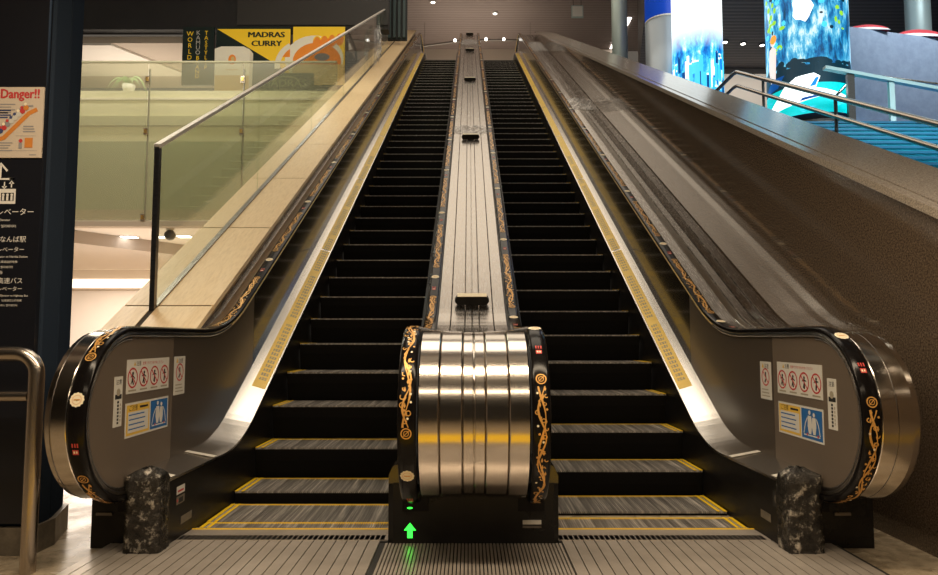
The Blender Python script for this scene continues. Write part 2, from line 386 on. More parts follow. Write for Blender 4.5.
# ------------------------------------------------------------------ balustrade side profile
YT, ZT = 22.1, 10.3           # top end of the step line
def noseZ(y): return T30 * y - 2.445
def bend(p0, p1, p2, t, n=10):
    p0, p1, p2 = Vector(p0), Vector(p1), Vector(p2); a = p1 + (p0 - p1).normalized() * t; b = p1 + (p2 - p1).normalized() * t
    return [tuple((a * (1 - k / n) ** 2 + p1 * 2 * (k / n) * (1 - k / n) + b * (k / n) ** 2)) for k in range(n + 1)]
def seg_line(a, b, step):
    L = math.hypot(b[0] - a[0], b[1] - a[1]); n = max(1, int(20 / step)); return [(a[0] + (b[0] - a[0]) * k / n, a[1] + (b[1] - a[1]) * k / n) for k in range(1, n)]
def deckpath(flat, g, ys, ye, fil=0.30, topflat=None, step=2.0):
    yk = (flat + 2.445 - g) / T30; tz = (topflat if topflat is not None else ZT + flat); yk2 = (tz + 2.445 - g) / T30
    A = (ys, flat); B = (yk, flat); C = (yk2, tz); D = (ye, tz)
    b1 = bend(A, B, C, fil); b2 = bend(B, C, D, fil)
    return [A] + b1 + seg_line(b1[-1], b2[0], step) + b2 + [D]
R0 = 0.41; CY, CZ = 3.31, 0.67
def railpath(step=2.0, r=R0, g=0.87, arcs=28):
    pts = [(3.52, CZ - r), (3.42, CZ - r)]
    for k in range(arcs + 1):
        a = -PI / 2 - PI * k / arcs; pts.append((CY + r * math.cos(a), CZ + r * math.sin(a)))
    flat = CZ + r; gg = g - (R0 - r)
    dp = deckpath(flat, gg, CY, 23.6, 0.38, ZT + flat, step)
    pts += dp[1:]
    cy, cz = 23.6, ZT + CZ
    for k in range(1, 17):
        a = PI / 2 - PI * k / 16; pts.append((cy + r * math.cos(a), cz + r * math.sin(a)))
    return pts
RAIL = railpath()

# ------------------------------------------------------------------ room shell
mb = MB(); mb.box(-16, 9, -6, 24, -0.3, -0.012, 'floor_stone'); 
struct(mb, 'floor', 'speckled beige stone floor around the foot of the escalators', 'floor')
mb = MB(); mb.box(-11, 12.5, 2.6, 27.6, 12.95, 13.2, 'rib_ceiling'); struct(mb, 'ceiling', 'ribbed grey-brown high ceiling over the escalators', 'ceiling')
mb = MB(); mb.box(-9, 7, -6, 2.55, 3.2, 3.5, 'dark_wall_light'); struct(mb, 'ceiling_low', 'low ceiling over the foot of the escalators', 'ceiling')
mb = MB(); mb.box(-9, 7, 2.4, 2.6, 3.2, 13.2, 'beige_wall'); struct(mb, 'wall_front_upper', 'wall over the edge of the low ceiling', 'wall')
mb = MB(); mb.box(-9, 7, -6.2, -6, -0.3, 3.3, 'dark_wall_light'); struct(mb, 'wall_rear', 'wall behind the viewer', 'wall')
mb = MB(); mb.box(-4.2, 6.5, 27.4, 27.6, 9.0, 13.0, 'beige_wall'); struct(mb, 'wall_top', 'plain grey-brown end wall under the ribbed ceiling', 'wall')
for m_ in [MATS['beige_wall']]: pass
mb = MB(); mb.box(-2.0, 2.2, 22.3, 27.4, ZT - 0.25, ZT - 0.01, 'plate_metal'); struct(mb, 'floor_landing', 'upper landing at the head of the escalators', 'floor')

# right granite parapet, top falls at about 27 degrees
def wr(y): return -0.015 + 0.508 * y
mb = MB(); mb.prism([(1.2, -0.3), (24.5, -0.3), (24.5, wr(21.9)), (21.9, wr(21.9)), (1.2, wr(1.2))], 'x', 2.2, 2.66, 'granite')
for k in range(9):
    y = 4.4 + 2.1 * k
struct(mb, 'wall_right', 'polished brown granite parapet wall rising beside the right escalator', 'wall')
mb = MB()
y0, y1 = 1.2, 21.95
for (xa, xb, h0, h1, m_) in ((2.165, 2.235, 0.0, 0.045, 'granite_cap'), (2.235, 2.245, 0.0, 0.03, 'groove_dark'), (2.245, 2.70, 0.0, 0.05, 'granite_cap')):
    mb.prism([(y0, wr(y0) + h0), (y1, wr(y1) + h0), (y1, wr(y1) + h1), (y0, wr(y0) + h1)], 'x', xa, xb, m_)
struct(mb, 'trim_1', 'pale polished granite coping on top of the right parapet', 'coping')

# left stone parapet
STL = 0.93
def ws(y): return noseZ(y) + STL
mb = MB(); mb.prism([(4.44, -0.3), (22.6, -0.3), (22.6, ws(22.2)), (22.2, ws(22.2)), (4.44, ws(4.44))], 'x', -2.38, -1.86, 'stone')
struct(mb, 'wall_left', 'beige stone parapet wall rising beside the left escalator', 'wall')
mb = MB(); yy = 4.40; first = True
while yy < 22.2:
    ye = min(yy + (0.33 if first else 1.32), 22.3); first = False
    for (xa, xb) in ((-2.42, -2.22), (-2.18, -1.80)):
        mb.prism([(yy + 0.004, ws(yy)), (ye - 0.016, ws(ye - 0.016)), (ye - 0.016, ws(ye - 0.016) + 0.04), (yy + 0.004, ws(yy) + 0.04)], 'x', xa, xb, 'stone')
    yy = ye
mb.prism([(4.42, ws(4.42)), (22.2, ws(22.2)), (22.2, ws(22.2) + 0.034), (4.42, ws(4.42) + 0.034)], 'x', -2.40, -1.82, 'stone_joint')
struct(mb, 'trim_2', 'beige stone coping slabs with dark joints on the left parapet', 'coping')

# upper left bulkhead and the rooms beyond it
mb = MB(); mb.box(-13, -2.1, 17.0, 17.3, 8.95, 13.0, 'dark_wall'); mb.box(-6.0, -2.1, 16.97, 17.0, 9.06, 13, 'dark_wall_light')
struct(mb, 'wall_bulkhead', 'black bulkhead wall over the curry shop signs', 'wall')
mb = MB(); mb.box(-14, -7.55, 17.3, 20.5, 8.72, 8.9, 'beige_wall'); mb.prism([(-14, 17.3), (-9.4, 17.3), (-8.2, 19.4), (-14, 19.4)], 'z', 8.66, 8.72, 'white_wall')
struct(mb, 'ceiling_shop', 'beige soffit beyond the black bulkhead', 'ceiling')
mb = MB(); mb.box(-14, -2.6, 20.5, 20.7, 4.2, 9.0, 'navy_wall'); struct(mb, 'wall_shop', 'dark blue wall under the beige soffit', 'wall')
mb = MB(); mb.box(-14, -2.45, 12.25, 20.5, 3.12, 3.35, 'beige_wall'); struct(mb, 'floor_upper_left', 'floor slab behind the frosted glass', 'floor')
mb = MB(); mb.box(-14, -2.45, 12.6, 13.0, 4.72, 5.70, 'blind_light')
mb.box(-14, -2.45, 12.56, 12.6, 5.02, 5.20, 'blind_dark'); mb.box(-14, -2.45, 12.58, 12.6, 5.52, 5.56, 'white_wall')
mb.box(-14, -2.45, 12.6, 13.0, 3.35, 4.72, 'glass_backing')
struct(mb, 'wall_glazed', 'banded pale wall seen through the frosted glass', 'wall')
# lower room
mb = MB(); mb.box(-16, -2.42, 12.0, 20.2, 3.02, 3.12, 'white_wall'); struct(mb, 'ceiling_room', 'cream ceiling of the bright lower room', 'ceiling')
mb = MB(); mb.prism([(-16, 12.4), (-7.35, 12.5), (-4.6, 17.2), (-4.6, 17.4), (-16, 17.4)], 'z', 2.78, 3.02, 'grey_fascia'); mb.box(-4.6, -2.42, 17.0, 17.4, 2.78, 3.02, 'grey_fascia')
struct(mb, 'trim_3', 'grey dropped soffit in the bright lower room', 'soffit')
mb = MB(); mb.box(-16, -2.42, 20.0, 20.2, -0.3, 3.1, 'white_wall'); mb.box(-16, -2.42, 19.93, 20.0, 2.40, 2.46, 'beige_wall')
struct(mb, 'wall_room', 'bright white wall of the lower room', 'wall')
mb = MB(); mb.box(-16, -3.2, 19.96, 19.995, 2.50, 2.74, 'cove_glow'); tag(mb.build('cove_light'), 'long glowing cove strip high on the white wall of the lower room', 'lamp')
mb = MB(); mb.box(-16.2, -16, 12, 20.2, -0.3, 3.1, 'white_wall'); struct(mb, 'wall_room_left', 'left wall of the lower room', 'wall')
mb = MB(); mb.box(-9.2, -9.0, -6, 12, -0.3, 13, 'beige_wall'); struct(mb, 'wall_far_left', 'side wall left of the hall', 'wall')

# right side: stairs, landing, dark ceiling
LY, LZ = 11.2, 4.65
mb = MB(); rise, run = 0.16, 0.16 / 0.508; nst = 25; poly = [(LY, -0.3)]
poly = []
for k in range(nst):
    y = LY - run * k; z = LZ - rise * k; poly += [(y, z), (y, z - rise)]
pl = [(LY + 0.01, LZ)] + poly + [(poly[-1][0], -0.3), (LY + 0.01, -0.3)]
mb.prism(pl, 'x', 2.72, 8.6, 'stair_blue_lit')
for k in range(nst):
    y = LY - run * k; z = LZ - rise * k; mb.box(2.73, 8.6, y - 0.012, y + 0.04, z - 0.03, z + 0.004, 'stair_nose')
struct(mb, 'stairs', 'wide blue-lit staircase rising beyond the granite parapet', 'stairs')
mb = MB(); mb.box(2.72, 14, LY + 0.01, 21.8, LZ - 0.4, LZ, 'ground_blue'); struct(mb, 'floor_stair_landing', 'landing at the head of the blue-lit stairs', 'floor')
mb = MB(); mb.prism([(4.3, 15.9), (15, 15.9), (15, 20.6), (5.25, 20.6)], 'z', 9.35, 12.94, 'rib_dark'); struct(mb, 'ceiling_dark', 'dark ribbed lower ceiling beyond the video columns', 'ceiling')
mb = MB(); mb.box(2.72, 15, 20.6, 20.8, LZ, 9.2, 'white_wall'); mb.box(5.3, 15, 20.55, 20.8, 9.2, 9.35, 'dark_wall'); struct(mb, 'wall_back_right', 'pale wall under a dark band beyond the video columns', 'wall')
mb = MB(); mb.box(14.0, 14.2, 3, 20.6, -0.3, 13, 'dark_wall'); struct(mb, 'wall_far_right', 'dark side wall right of the stairs', 'wall')
mb = MB(); mb.prism([(8.9, 9.35), (12.8, 11.3), (12.8, 11.6), (8.3, 9.35)], 'y', 15.6, 15.88, 'dark_wall_light'); struct(mb, 'trim_4', 'sloping dark beam under the dark ceiling', 'beam')
# curved grey-blue wall
mb = MB(); outer = []; inner = []
for k in range(13):
    t = k / 12; x = 7.42 + 6.4 * t; y = 12.9 + 0.9 * math.sin(t * PI * 0.6); outer.append((x, y)); inner.append((x, y + 0.2))
mb.prism(outer + inner[::-1], 'z', LZ, 7.10, 'curved_blue'); struct(mb, 'wall_curved', 'curved grey-blue wall right of the waterfall screen column', 'wall')
mb = MB()
for (x, w, h) in ((7.9, 0.42, 0.10), (9.1, 0.5, 0.14), (9.75, 0.4, 0.12)):
    pts = [(x - w + 2 * w * k / 12, 7.11 + h * math.sin(PI * k / 12) ** 0.6) for k in range(13)]
    yb = 12.9 + 0.9 * math.sin((x - 7.42) / 6.4 * PI * 0.6)
    mb.prism(pts, 'y', yb + 0.02, yb + 0.18, 'swag_red'); mb.prism([(p[0] * 1.0, 7.10 + (p[1] - 7.10) * 0.45) for p in pts], 'y', yb - 0.0, yb + 0.02, 'swag_white')
tag(mb.build('fabric_swag'), 'red and white gathered cloth lying along the top of the curved blue wall', 'cloth')

# ------------------------------------------------------------------ escalators
XS, XP, XH0, XH1 = 1.50, 1.665, 1.642, 1.722     # skirt, panel, handrail edges on the outer side
CS, CP, CH0, CH1 = 0.425, 0.305, 0.247, 0.327    # the same on the middle side (mirrored order)

def tread_mesh(w):
    mb = MB(); n = int(w / 0.0125); p = w / n
    mb.box(-w / 2, w / 2, 0, 0.40, -0.03, -0.012, 'step_black')
    for k in range(n):
        x = -w / 2 + p * (k + 0.25)
        mb.add([(x, 0, 0), (x + p * 0.5, 0, 0), (x + p * 0.5, 0.40, 0), (x, 0.40, 0), (x, 0, -0.012), (x + p * 0.5, 0, -0.012), (x + p * 0.5, 0.4, -0.012), (x, 0.4, -0.012)],
               [(0, 1, 2, 3), (0, 4, 5, 1), (0, 3, 7, 4), (1, 5, 6, 2)], 'step_metal')
    return mb
def step_body(w):
    mb = MB(); mb.box(-w / 2, w / 2, 0.012, 0.40, -0.05, -0.03, 'step_side')
    pts = [(0.004, -0.03), (0.010, -0.09), (0.024, -0.16), (0.045, -0.245), (0.08, -0.245), (0.05, -0.16), (0.03, -0.09), (0.02, -0.03)]
    mb.prism(pts, 'x', -w / 2, w / 2, 'step_black'); n = int(w / 0.0125); p = w / n
    for k in range(n):
        x = -w / 2 + p * (k + 0.25); q = [(-0.001, -0.012), (0.004, -0.09), (0.018, -0.16), (0.039, -0.245)]
        V = [(x, a, b) for a, b in q] + [(x + p * 0.5, a, b) for a, b in q]
        mb.add(V, [(i, i + 1, i + 5, i + 4) for i in range(3)], 'step_black')
    return mb

SWS = XS - 0.008 - (CS + 0.008)
TM = tread_mesh(SWS); BMsh = step_body(SWS)
HPROF = [(XH0, -0.012), (XH0 + 0.001, -0.004), (XH0 + 0.006, 0.0), (XH0 + 0.016, 0.004), (XH0 + 0.040, 0.0055), (XH1 - 0.016, 0.004), (XH1 - 0.006, 0.0), (XH1 - 0.001, -0.004), (XH1, -0.012), (XH1 - 0.002, -0.024), (XH1 - 0.010, -0.030), (XH1 - 0.018, -0.030), (XH1 - 0.018, -0.022), (XH0 + 0.018, -0.022), (XH0 + 0.018, -0.030), (XH0 + 0.010, -0.030), (XH0 + 0.002, -0.024)]
CPROF = [(x - XH0 + CH0, n) for x, n in HPROF]

# arc-length table for the rail
FINE = railpath(0.25)
ACC = [0.0]
for a, b in zip(FINE, FINE[1:]): ACC.append(ACC[-1] + math.hypot(b[0] - a[0], b[1] - a[1]))
FN = normals(FINE)
import bisect
def onrail(s_, x, n):
    s_ = min(max(s_, 0), ACC[-1] - 1e-4); i = bisect.bisect_right(ACC, s_) - 1; t = (s_ - ACC[i]) / (ACC[i + 1] - ACC[i])
    y = FINE[i][0] * (1 - t) + FINE[i + 1][0] * t; z = FINE[i][1] * (1 - t) + FINE[i + 1][1] * t
    ny = FN[i][0] * (1 - t) + FN[i + 1][0] * t; nz = FN[i][1] * (1 - t) + FN[i + 1][1] * t
    return Vector((x, y + ny * n, z + nz * n))
def crown(u): return 0.0055 - 7.5 * max(0, abs(u) - 0.018) ** 2 * 1.6
def handrail(parent, xc, side_prof, s0, flip=1):
    """s0 = arc position of the badge nearest the foot"""
    mb = MB(); mb.sweep(RAIL, side_prof[0], 'rubber', side=side_prof[1])
    def mf(u, v, h): return onrail(v, xc + u, crown(u) + h)
    vm = mb; F = Flat(vm, (0, 0, 0), (1, 0, 0), (0, 1, 0), (0, 0, 1), mapf=mf)
    badges = []; P = 1.5; k = -1; end = ACC[-1] - 1.0
    while s0 + k * P < end:
        b = s0 + k * P; k += 1
        if b + P < 0.25: continue
        far = b > 9
        st = 0.03 if far else 0.014
        def ok(a): return 0.22 < a < end
        if ok(b):
            bm_ = MB(); G = Flat(bm_, (0, 0, 0), (1, 0, 0), (0, 1, 0), (0, 0, 1), mapf=mf)
            G.disc(0, b, 0.030, 'cream', 0.0012, 36 if not far else 14, lobes=12 if not far else 0, la=0.07)
            if not far: G.ring(0, b, 0.019, 0.0016, 'gold', 0.0016); G.rect(-0.013, b - 0.003, 0.013, b + 0.003, 'gold', 0.0017)
            badges.append(bm_)
        for rp in (b - 0.36, b + 0.20):
            if ok(rp):
                F.ring(0, rp, 0.021, 0.005, 'gold', 0.0012, 16 if far else 26); F.ring(0, rp, 0.011, 0.003, 'gold', 0.0012, 10)
                F.line([(-0.012, rp - 0.012), (0.012, rp + 0.012)], 0.003, 'gold', 0.0013)
        if ok(b - 0.26) or ok(b - 0.12):
            for j in range(3):
                F.rect(-0.014 + j * 0.011, b - 0.20, -0.008 + j * 0.011, b - 0.182, 'badge_red', 0.0012)
            F.rect(-0.013, b - 0.232, 0.013, b - 0.21, 'badge_red', 0.0012); F.rect(-0.009, b - 0.226, -0.002, b - 0.216, 'cream', 0.0014); F.rect(0.002, b - 0.226, 0.008, b - 0.216, 'cream', 0.0014)
        for (ph, amp, wv) in ((0, 0.015, 0.30), (PI * 0.9, 0.017, 0.235)):
            a = b + 0.225; pts = []; ws_ = []
            while a < b + P - 0.385:
                if ok(a):
                    pts.append((amp * math.sin(2 * PI * (a - b) / wv + ph), a)); ws_.append(0.0068 + 0.0028 * math.sin(2 * PI * (a - b) / 0.17 + ph))
                a += st
            if len(pts) > 2: F.line(pts, ws_, 'gold', 0.0011)
        rnd = random.Random(k * 13 + 5)
        a = b + 0.25
        while a < b + P - 0.40:
            if ok(a):
                sgn = rnd.choice((-1, 1)); u = sgn * rnd.uniform(0.004, 0.021); r = rnd.uniform(0.006, 0.0105)
                F.ring(u, a, r, 0.0044, 'gold', 0.0013, 8 if far else 12, a0=rnd.uniform(0, 3), a1=rnd.uniform(4.5, 7))
                if not far:
                    F.disc(-u, a + 0.012, 0.0055, rnd.choice(['gold', 'gold', 'cream']), 0.0012, 6)
                    u2 = rnd.uniform(-0.02, 0.02); F.poly([(u2, a + 0.02), (u2 + 0.005, a + 0.03), (u2, a + 0.045), (u2 - 0.005, a + 0.03)], 'gold', 0.0012)
            a += 0.06 if far else 0.034
    o = vm.build('handrail', parent)
    for bm_ in badges: bm_.build('badge', o, 'cream scalloped badge printed on the handrail')
    return o

def escalator(sd, label, nose_start, outer_drum, outer_deck, badge_s):
    root = empty('escalator', label, 'escalator', (sd * 0.96, 3.73, 0), 'pair of escalators')
    ox, oy = root.location.x, root.location.y
    def B(mb, name, lab=None):
        o = mb.build(name, root, lab); o.location = (-ox, -oy, 0); return o
    xm = (XS + CS) / 2 * sd
    # steps
    pitch = 0.395; k = 0; y = nose_start; lst = []
    first_flat = (3.55 if sd < 0 else 3.60, 0.0)
    seq = [(nose_start[0] - 0.395, 0.0)] + list(nose_start)  if False else None
    poss = []
    if sd < 0: poss = [(3.50, -0.004, 0), (3.90, 0.0, 1), (4.35, 0.068, 0), (4.745, 0.275, 0)]
    else: poss = [(3.60, -0.004, 1), (4.075, 0.012, 1), (4.48, 0.172, 0)]
    y = poss[-1][0]
    while y + pitch < 22.3:
        y += pitch; poss.append((y, min(noseZ(y) - 0.0, ZT), 0))
    tm = bm_ = ye = None
    for (yy, zz, flat) in poss:
        if bm_ is None:
            s_ = BMsh.build('escalator_step', root); bm_ = s_.data; t = TM.build('tread', s_); tm = t.data
            m2 = MB(); m2.box(-0.022, 0.0, 0.0, 0.40, -0.002, 0.0022, 'yellow_paint'); m2.box(-0.058, -0.040, 0.0, 0.40, -0.002, 0.0018, 'yellow_paint')
            e = m2.build('yellow_edge_line', s_); ye = e.data
            m3 = MB(); m3.box(-SWS / 2, SWS / 2, 0.380, 0.394, -0.01, 0.0014, 'yellow_paint'); yb = m3.build('yellow_rear_line', s_).data
        else:
            s_ = bpy.data.objects.new('escalator_step', bm_); COL.objects.link(s_); s_.parent = root
            t = bpy.data.objects.new('tread', tm); COL.objects.link(t); t.parent = s_
            e = bpy.data.objects.new('yellow_edge_line', ye); COL.objects.link(e); e.parent = s_
            if yy < 5: q = bpy.data.objects.new('yellow_rear_line', yb); COL.objects.link(q); q.parent = s_
        s_.location = (xm - ox, yy - oy, zz)
        e.location = (SWS / 2, 0, 0) if sd > 0 else (-SWS / 2, 0, 0)
        if sd < 0: e.scale = (-1, 1, 1)
        if zz < 0.05: t.location.y = 0.0
    # comb plate and floor plate
    mb = MB(); x0, x1 = sorted((sd * CS, sd * XS)); yc = 3.73
    mb.prism([(3.58, 0.016), (3.70, 0.012), (3.735, 0.005), (3.735, -0.004), (3.50, -0.01), (3.50, 0.016)], 'x', x0 + 0.004, x1 - 0.004, 'plate_metal')
    n = 86
    for j in range(n):
        xa = x0 + 0.01 + (x1 - x0 - 0.02) * j / n; mb.box(xa, xa + 0.0045, 3.72, 3.755, 0.001, 0.008, 'plate_metal')
    mb.box(x0 + 0.004, x1 - 0.004, 3.700, 3.712, 0.011, 0.0150, 'yellow_paint')
    B(mb, 'comb_plate')
    mb = MB(); xa, xb = sorted((sd * 0.44, sd * 1.80)); mb.box(xa, xb, 2.06, 3.50, -0.02, 0.006, 'groove_dark')
    xx = xa + 0.004
    while xx + 0.055 < xb: mb.box(xx, xx + 0.050, 2.06, 3.50, 0.0, 0.014, 'plate_metal'); xx += 0.0555
    mb.box(x0 + 0.004, x1 - 0.004, 3.485, 3.58, -0.02, 0.012, 'groove_dark')
    xx = x0 + 0.008
    while xx + 0.024 < x1: mb.box(xx, xx + 0.021, 3.502, 3.58, 0.0, 0.016, 'plate_metal'); xx += 0.0262
    B(mb, 'floor_plate', 'ribbed steel floor plate')
    # skirts
    for (xa, xb, fr) in ((XS, XS + 0.02, 3.30), (CS - 0.02, CS, 3.515)):
        top = deckpath(0.335, 0.22, fr, 23.0, 0.3); m = MB(); V = []
        for (py, pz) in top:
            zb = max(-0.01, noseZ(py) - 0.30) if py < 22 else ZT - 0.3
            V += [(sd * xa, py, zb), (sd * xb, py, zb), (sd * xb, py, pz), (sd * xa, py, pz)]
        n = len(top); Fc = []
        for i in range(n - 1):
            for j in range(4): Fc.append((4 * i + j, 4 * i + (j + 1) % 4, 4 * i + 4 + (j + 1) % 4, 4 * i + 4 + j))
        Fc += [(0, 1, 2, 3), (4 * n - 4, 4 * n - 3, 4 * n - 2, 4 * n - 1)]
        m.add(V, Fc, 'skirt_black'); B(m, 'skirt_panel')
    # inner decks
    def ideck(xa, xb, ys, matn, name, g0=0.22, g1=0.27, f0=0.335, f1=0.37, off=0.0, ye=23.0, lab=None, th=0.012):
        A_ = deckpath(f0, g0, ys, ye, 0.3); B_ = deckpath(f1, g1, ys, ye, 0.3); V = []; n = len(A_)
        for (a, b) in zip(A_, B_):
            V += [(sd * xa, a[0], a[1] + off), (sd * xb, b[0], b[1] + off), (sd * xb, b[0], b[1] + off - th), (sd * xa, a[0], a[1] + off - th)]
        Fc = [(4 * i + j, 4 * i + (j + 1) % 4, 4 * i + 4 + (j + 1) % 4, 4 * i + 4 + j) for i in range(n - 1) for j in range(4)] + [(0, 1, 2, 3), (4 * n - 4, 4 * n - 3, 4 * n - 2, 4 * n - 1)]
        m = MB(); m.add(V, Fc, matn, False); return B(m, name, lab)
    ideck(XS - 0.006, XP, 3.32, 'bright_steel', 'inner_deck')
    ideck(CS + 0.003, CP - 0.004, 3.61, 'black_metal', 'inner_deck')
    # yellow warning tape on the sloping deck (only the incline)
    U = Vector((0, math.cos(math.radians(30)), 0.5)); ys = 4.98; 
    def dk(x, y): # point on inner deck
        t = (x - (XS - 0.006)) / (XP - XS + 0.006); return noseZ(y) + 0.22 + 0.05 * t
    tp = MB(); segs = [4.98 + 2.25 * i for i in range(9)]
    for i, a in enumerate(segs[:-1]):
        b = segs[i + 1] - 0.03
        if b > 21.8: b = 21.8
        xa, xb = XS + 0.004, XS + 0.100
        V = [(sd * xa, a, dk(xa, a) + 0.001), (sd * xb, a, dk(xb, a) + 0.001), (sd * xb, b, dk(xb, b) + 0.001), (sd * xa, b, dk(xa, b) + 0.001)]
        V += [(p[0], p[1], p[2] + 0.001) for p in V]
        tp.add(V, [(4, 5, 6, 7), (0, 1, 5, 4), (1, 2, 6, 5), (2, 3, 7, 6), (3, 0, 4, 7)], 'yellow_tape')
    def mt(u, v, h):
        y = v * math.cos(math.radians(30)); xx = XS + 0.052 - u * (1 if sd > 0 else -1) * 1.0
        xx = XS + 0.052 + (u if sd < 0 else u) * 0 + u
        return Vector((sd * xx, y, dk(xx, y) + 0.0022 + h))
    F = Flat(tp, (0, 0, 0), (1, 0, 0), (0, 1, 0), (0, 0, 1), mapf=mt)
    rnd = random.Random(3)
    v = 5.06 / math.cos(math.radians(30))
    for i in range(110):                      # worn printed characters, too faint to read
        u = 0.0; s_ = 0.026
        if i % 17 in (15, 16): v += 0.055; continue
        for j in range(3): F.rect(u - s_ + j * 0.020, v, u - s_ + j * 0.020 + rnd.uniform(0.004, 0.010), v + rnd.uniform(0.03, 0.042), 'tape_text', 0.0003)
        for j in range(2): F.rect(u - s_, v + 0.006 + j * 0.02, u + s_ - rnd.uniform(0, 0.02), v + 0.012 + j * 0.02, 'tape_text', 0.0003)
        v += 0.058
    B(tp, 'yellow_warning_tape', 'yellow tape with worn grey print on the sloping deck')
    # balustrade panels
    def panel(x0_, x1_, ya, yb, name, matn, lab=None):
        ri = R0 - 0.022; top = []; bot = []
        def topz(y): 
            if y < CY: return CZ + math.sqrt(max(0, ri * ri - (CY - y) ** 2))
            f = CZ + ri; z2 = noseZ(y) + 0.842; yk = (f + 2.445 - 0.842) / T30; s = 0.30
            if y < yk - s: r = f
            elif y > yk + s: r = z2
            else: t = (y - (yk - s)) / (2 * s); r = f * (1 - t) ** 2 + 2 * t * (1 - t) * f + t * t * (noseZ(yk + s) + 0.842)
            return min(r, ZT + f)
        def botz(y):
            if y < CY: return CZ - math.sqrt(max(0, ri * ri - (CY - y) ** 2))
            if y < 3.6: return CZ - ri
            d = 0.30; z = max(d, noseZ(y) + 0.2); return min(z, ZT + d)
        ys = []; y = ya
        while y < yb - 1e-6: ys.append(y); y += 0.015 if y < 3.1 else 0.06 if y < 5.6 else 1.5
        ys.append(yb); m = MB(); n = len(ys); V = []
        for y in ys: V += [(sd * x0_, y, botz(y)), (sd * x0_, y, topz(y)), (sd * x1_, y, topz(y)), (sd * x1_, y, botz(y))]
        Fc = [(4 * i + j, 4 * i + (j + 1) % 4, 4 * i + 4 + (j + 1) % 4, 4 * i + 4 + j) for i in range(n - 1) for j in range(4)] + [(0, 1, 2, 3), (4 * n - 4, 4 * n - 3, 4 * n - 2, 4 * n - 1)]
        m.add(V, Fc, matn); return B(m, name, lab)
    panel(XP, XP + 0.03, CY - R0 + 0.0225, 3.797, 'newel_panel', 'panel_gray', 'brushed grey rounded end panel')
    edges = [3.80, 5.2, 7.2, 9.4, 11.6, 13.8, 16.0, 18.2, 20.4, 22.4]
    for a, b in zip(edges, edges[1:]):
        panel(XP, XP + 0.03, a, b - 0.003, 'balustrade_panel', 'panel_mid' if a < 5 else 'black_gloss')
    panel(CP, CP - 0.03, CY - R0 + 0.0225, 22.4, 'balustrade_panel', 'black_gloss')
    # steel rim / guide below the handrail
    GP = [(XH0 + 0.004, -0.030), (XH0 + 0.018, -0.030), (XH0 + 0.024, -0.046), (XH0 + 0.010, -0.046)]
    i1 = next(i for i, p in enumerate(RAIL) if p[0] > 4.6 and p[1] > 1.0)
    m = MB(); m.sweep(RAIL[:i1 + 1], GP, 'dark_steel', side=sd); B(m, 'handrail_guide')
    m = MB(); m.sweep(RAIL[i1:-10], [(XH0 + 0.000, -0.026), (XH0 + 0.010, -0.026), (XH0 + 0.014, -0.036), (XH0 + 0.002, -0.036)], 'brass', side=sd); B(m, 'handrail_guide', 'thin steel guide strip under the handrail, reflected yellow put into its colour')  # steel guide, the yellow it reflects is painted as its colour
    # inner dark ring visible on the newel panel
    m = MB(); rp = railpath(2.0); m.sweep(rp[2:31], [(XP - 0.010, -0.046), (XP + 0.002, -0.046), (XP + 0.002, -0.062), (XP - 0.006, -0.062)], 'dark_steel', side=sd); B(m, 'newel_rim')
    # handrails
    h1 = handrail(root, sd * (XH0 + XH1) / 2, (HPROF, sd), badge_s[0]); h1.location = (-ox, -oy, 0)
    h2 = handrail(root, sd * (CH0 + CH1) / 2, (CPROF, sd), badge_s[1]); h2.location = (-ox, -oy, 0)
    # outer newel drum
    i0 = 1; i1 = next(i for i, p in enumerate(RAIL) if p[0] > 4.3 and p[1] > 1.0)
    m = MB(); xe = outer_drum; NP = [(XH1 + 0.004, -0.020), (XH1 + 0.012, -0.014), (xe - 0.04, -0.014), (xe - 0.012, -0.020), (xe, -0.035), (xe, -0.09), (XH1 + 0.004, -0.09)]
    m.sweep(RAIL[i0:i1 + 1], NP, 'drum_steel', side=sd, sharp=True); 
    m.sweep(RAIL[i0:i1 + 1], [(XH1 + 0.075, -0.0135), (XH1 + 0.079, -0.0135), (XH1 + 0.079, -0.016), (XH1 + 0.075, -0.016)], 'dark_steel', side=sd)
    B(m, 'newel_cladding', 'curved brushed steel cladding outside the handrail')
    # outer deck on the incline
    dp = [p for p in RAIL[i1:-16]]
    m = MB(); 
    for pr_, mm in outer_deck: m.sweep(dp, pr_, mm, side=sd, smooth=False)
    B(m, 'outer_deck', 'steel deck strip beside the handrail')
    # base housing
    m = MB(); xe = 1.896 if sd < 0 else 1.985
    x0_, x1_ = sorted((sd * (XS + 0.02), sd * xe))
    m.box(x0_, x1_, 3.45, 4.3, -0.01, 0.30, 'black_metal'); m.box(*sorted((sd * 1.60, sd * 1.76)), 3.435, 3.45, 0.17, 0.32, 'rubber')
    m.box(*sorted((sd * 1.79, sd * 1.87)), 3.440, 3.45, 0.150, 0.164, 'dark_steel')
    B(m, 'base_housing')
    # small labels on the skirt, only on the left one are they bright
    m = MB(); o = Vector((sd * (XS - 0.0008), 0, 0)); F = Flat(m, o, (0, 1, 0), (0, 0, 1), (-sd, 0, 0))
    if sd < 0:
        F.rect(3.50, 0.235, 3.60, 0.275, 'label_white'); F.rect(3.515, 0.245, 3.585, 0.255, 'label_red', 0.0015)
        F.rect(3.50, 0.185, 3.60, 0.225, 'plinth'); F.disc(3.512, 0.205, 0.008, 'label_red', 0.0016); F.rect(3.53, 0.19, 3.58, 0.215, 'label_black', 0.0016)
        F.rect(3.56, 0.075, 3.70, 0.115, 'plinth')
    else:
        F.rect(3.40, 0.19, 3.47, 0.27, 'label_black'); F.disc(3.435, 0.23, 0.02, 'plinth', 0.0015); F.rect(3.50, 0.10, 3.62, 0.14, 'plinth')
    B(m, 'skirt_label')
    # white tapes on the flat inner deck
    m = MB()
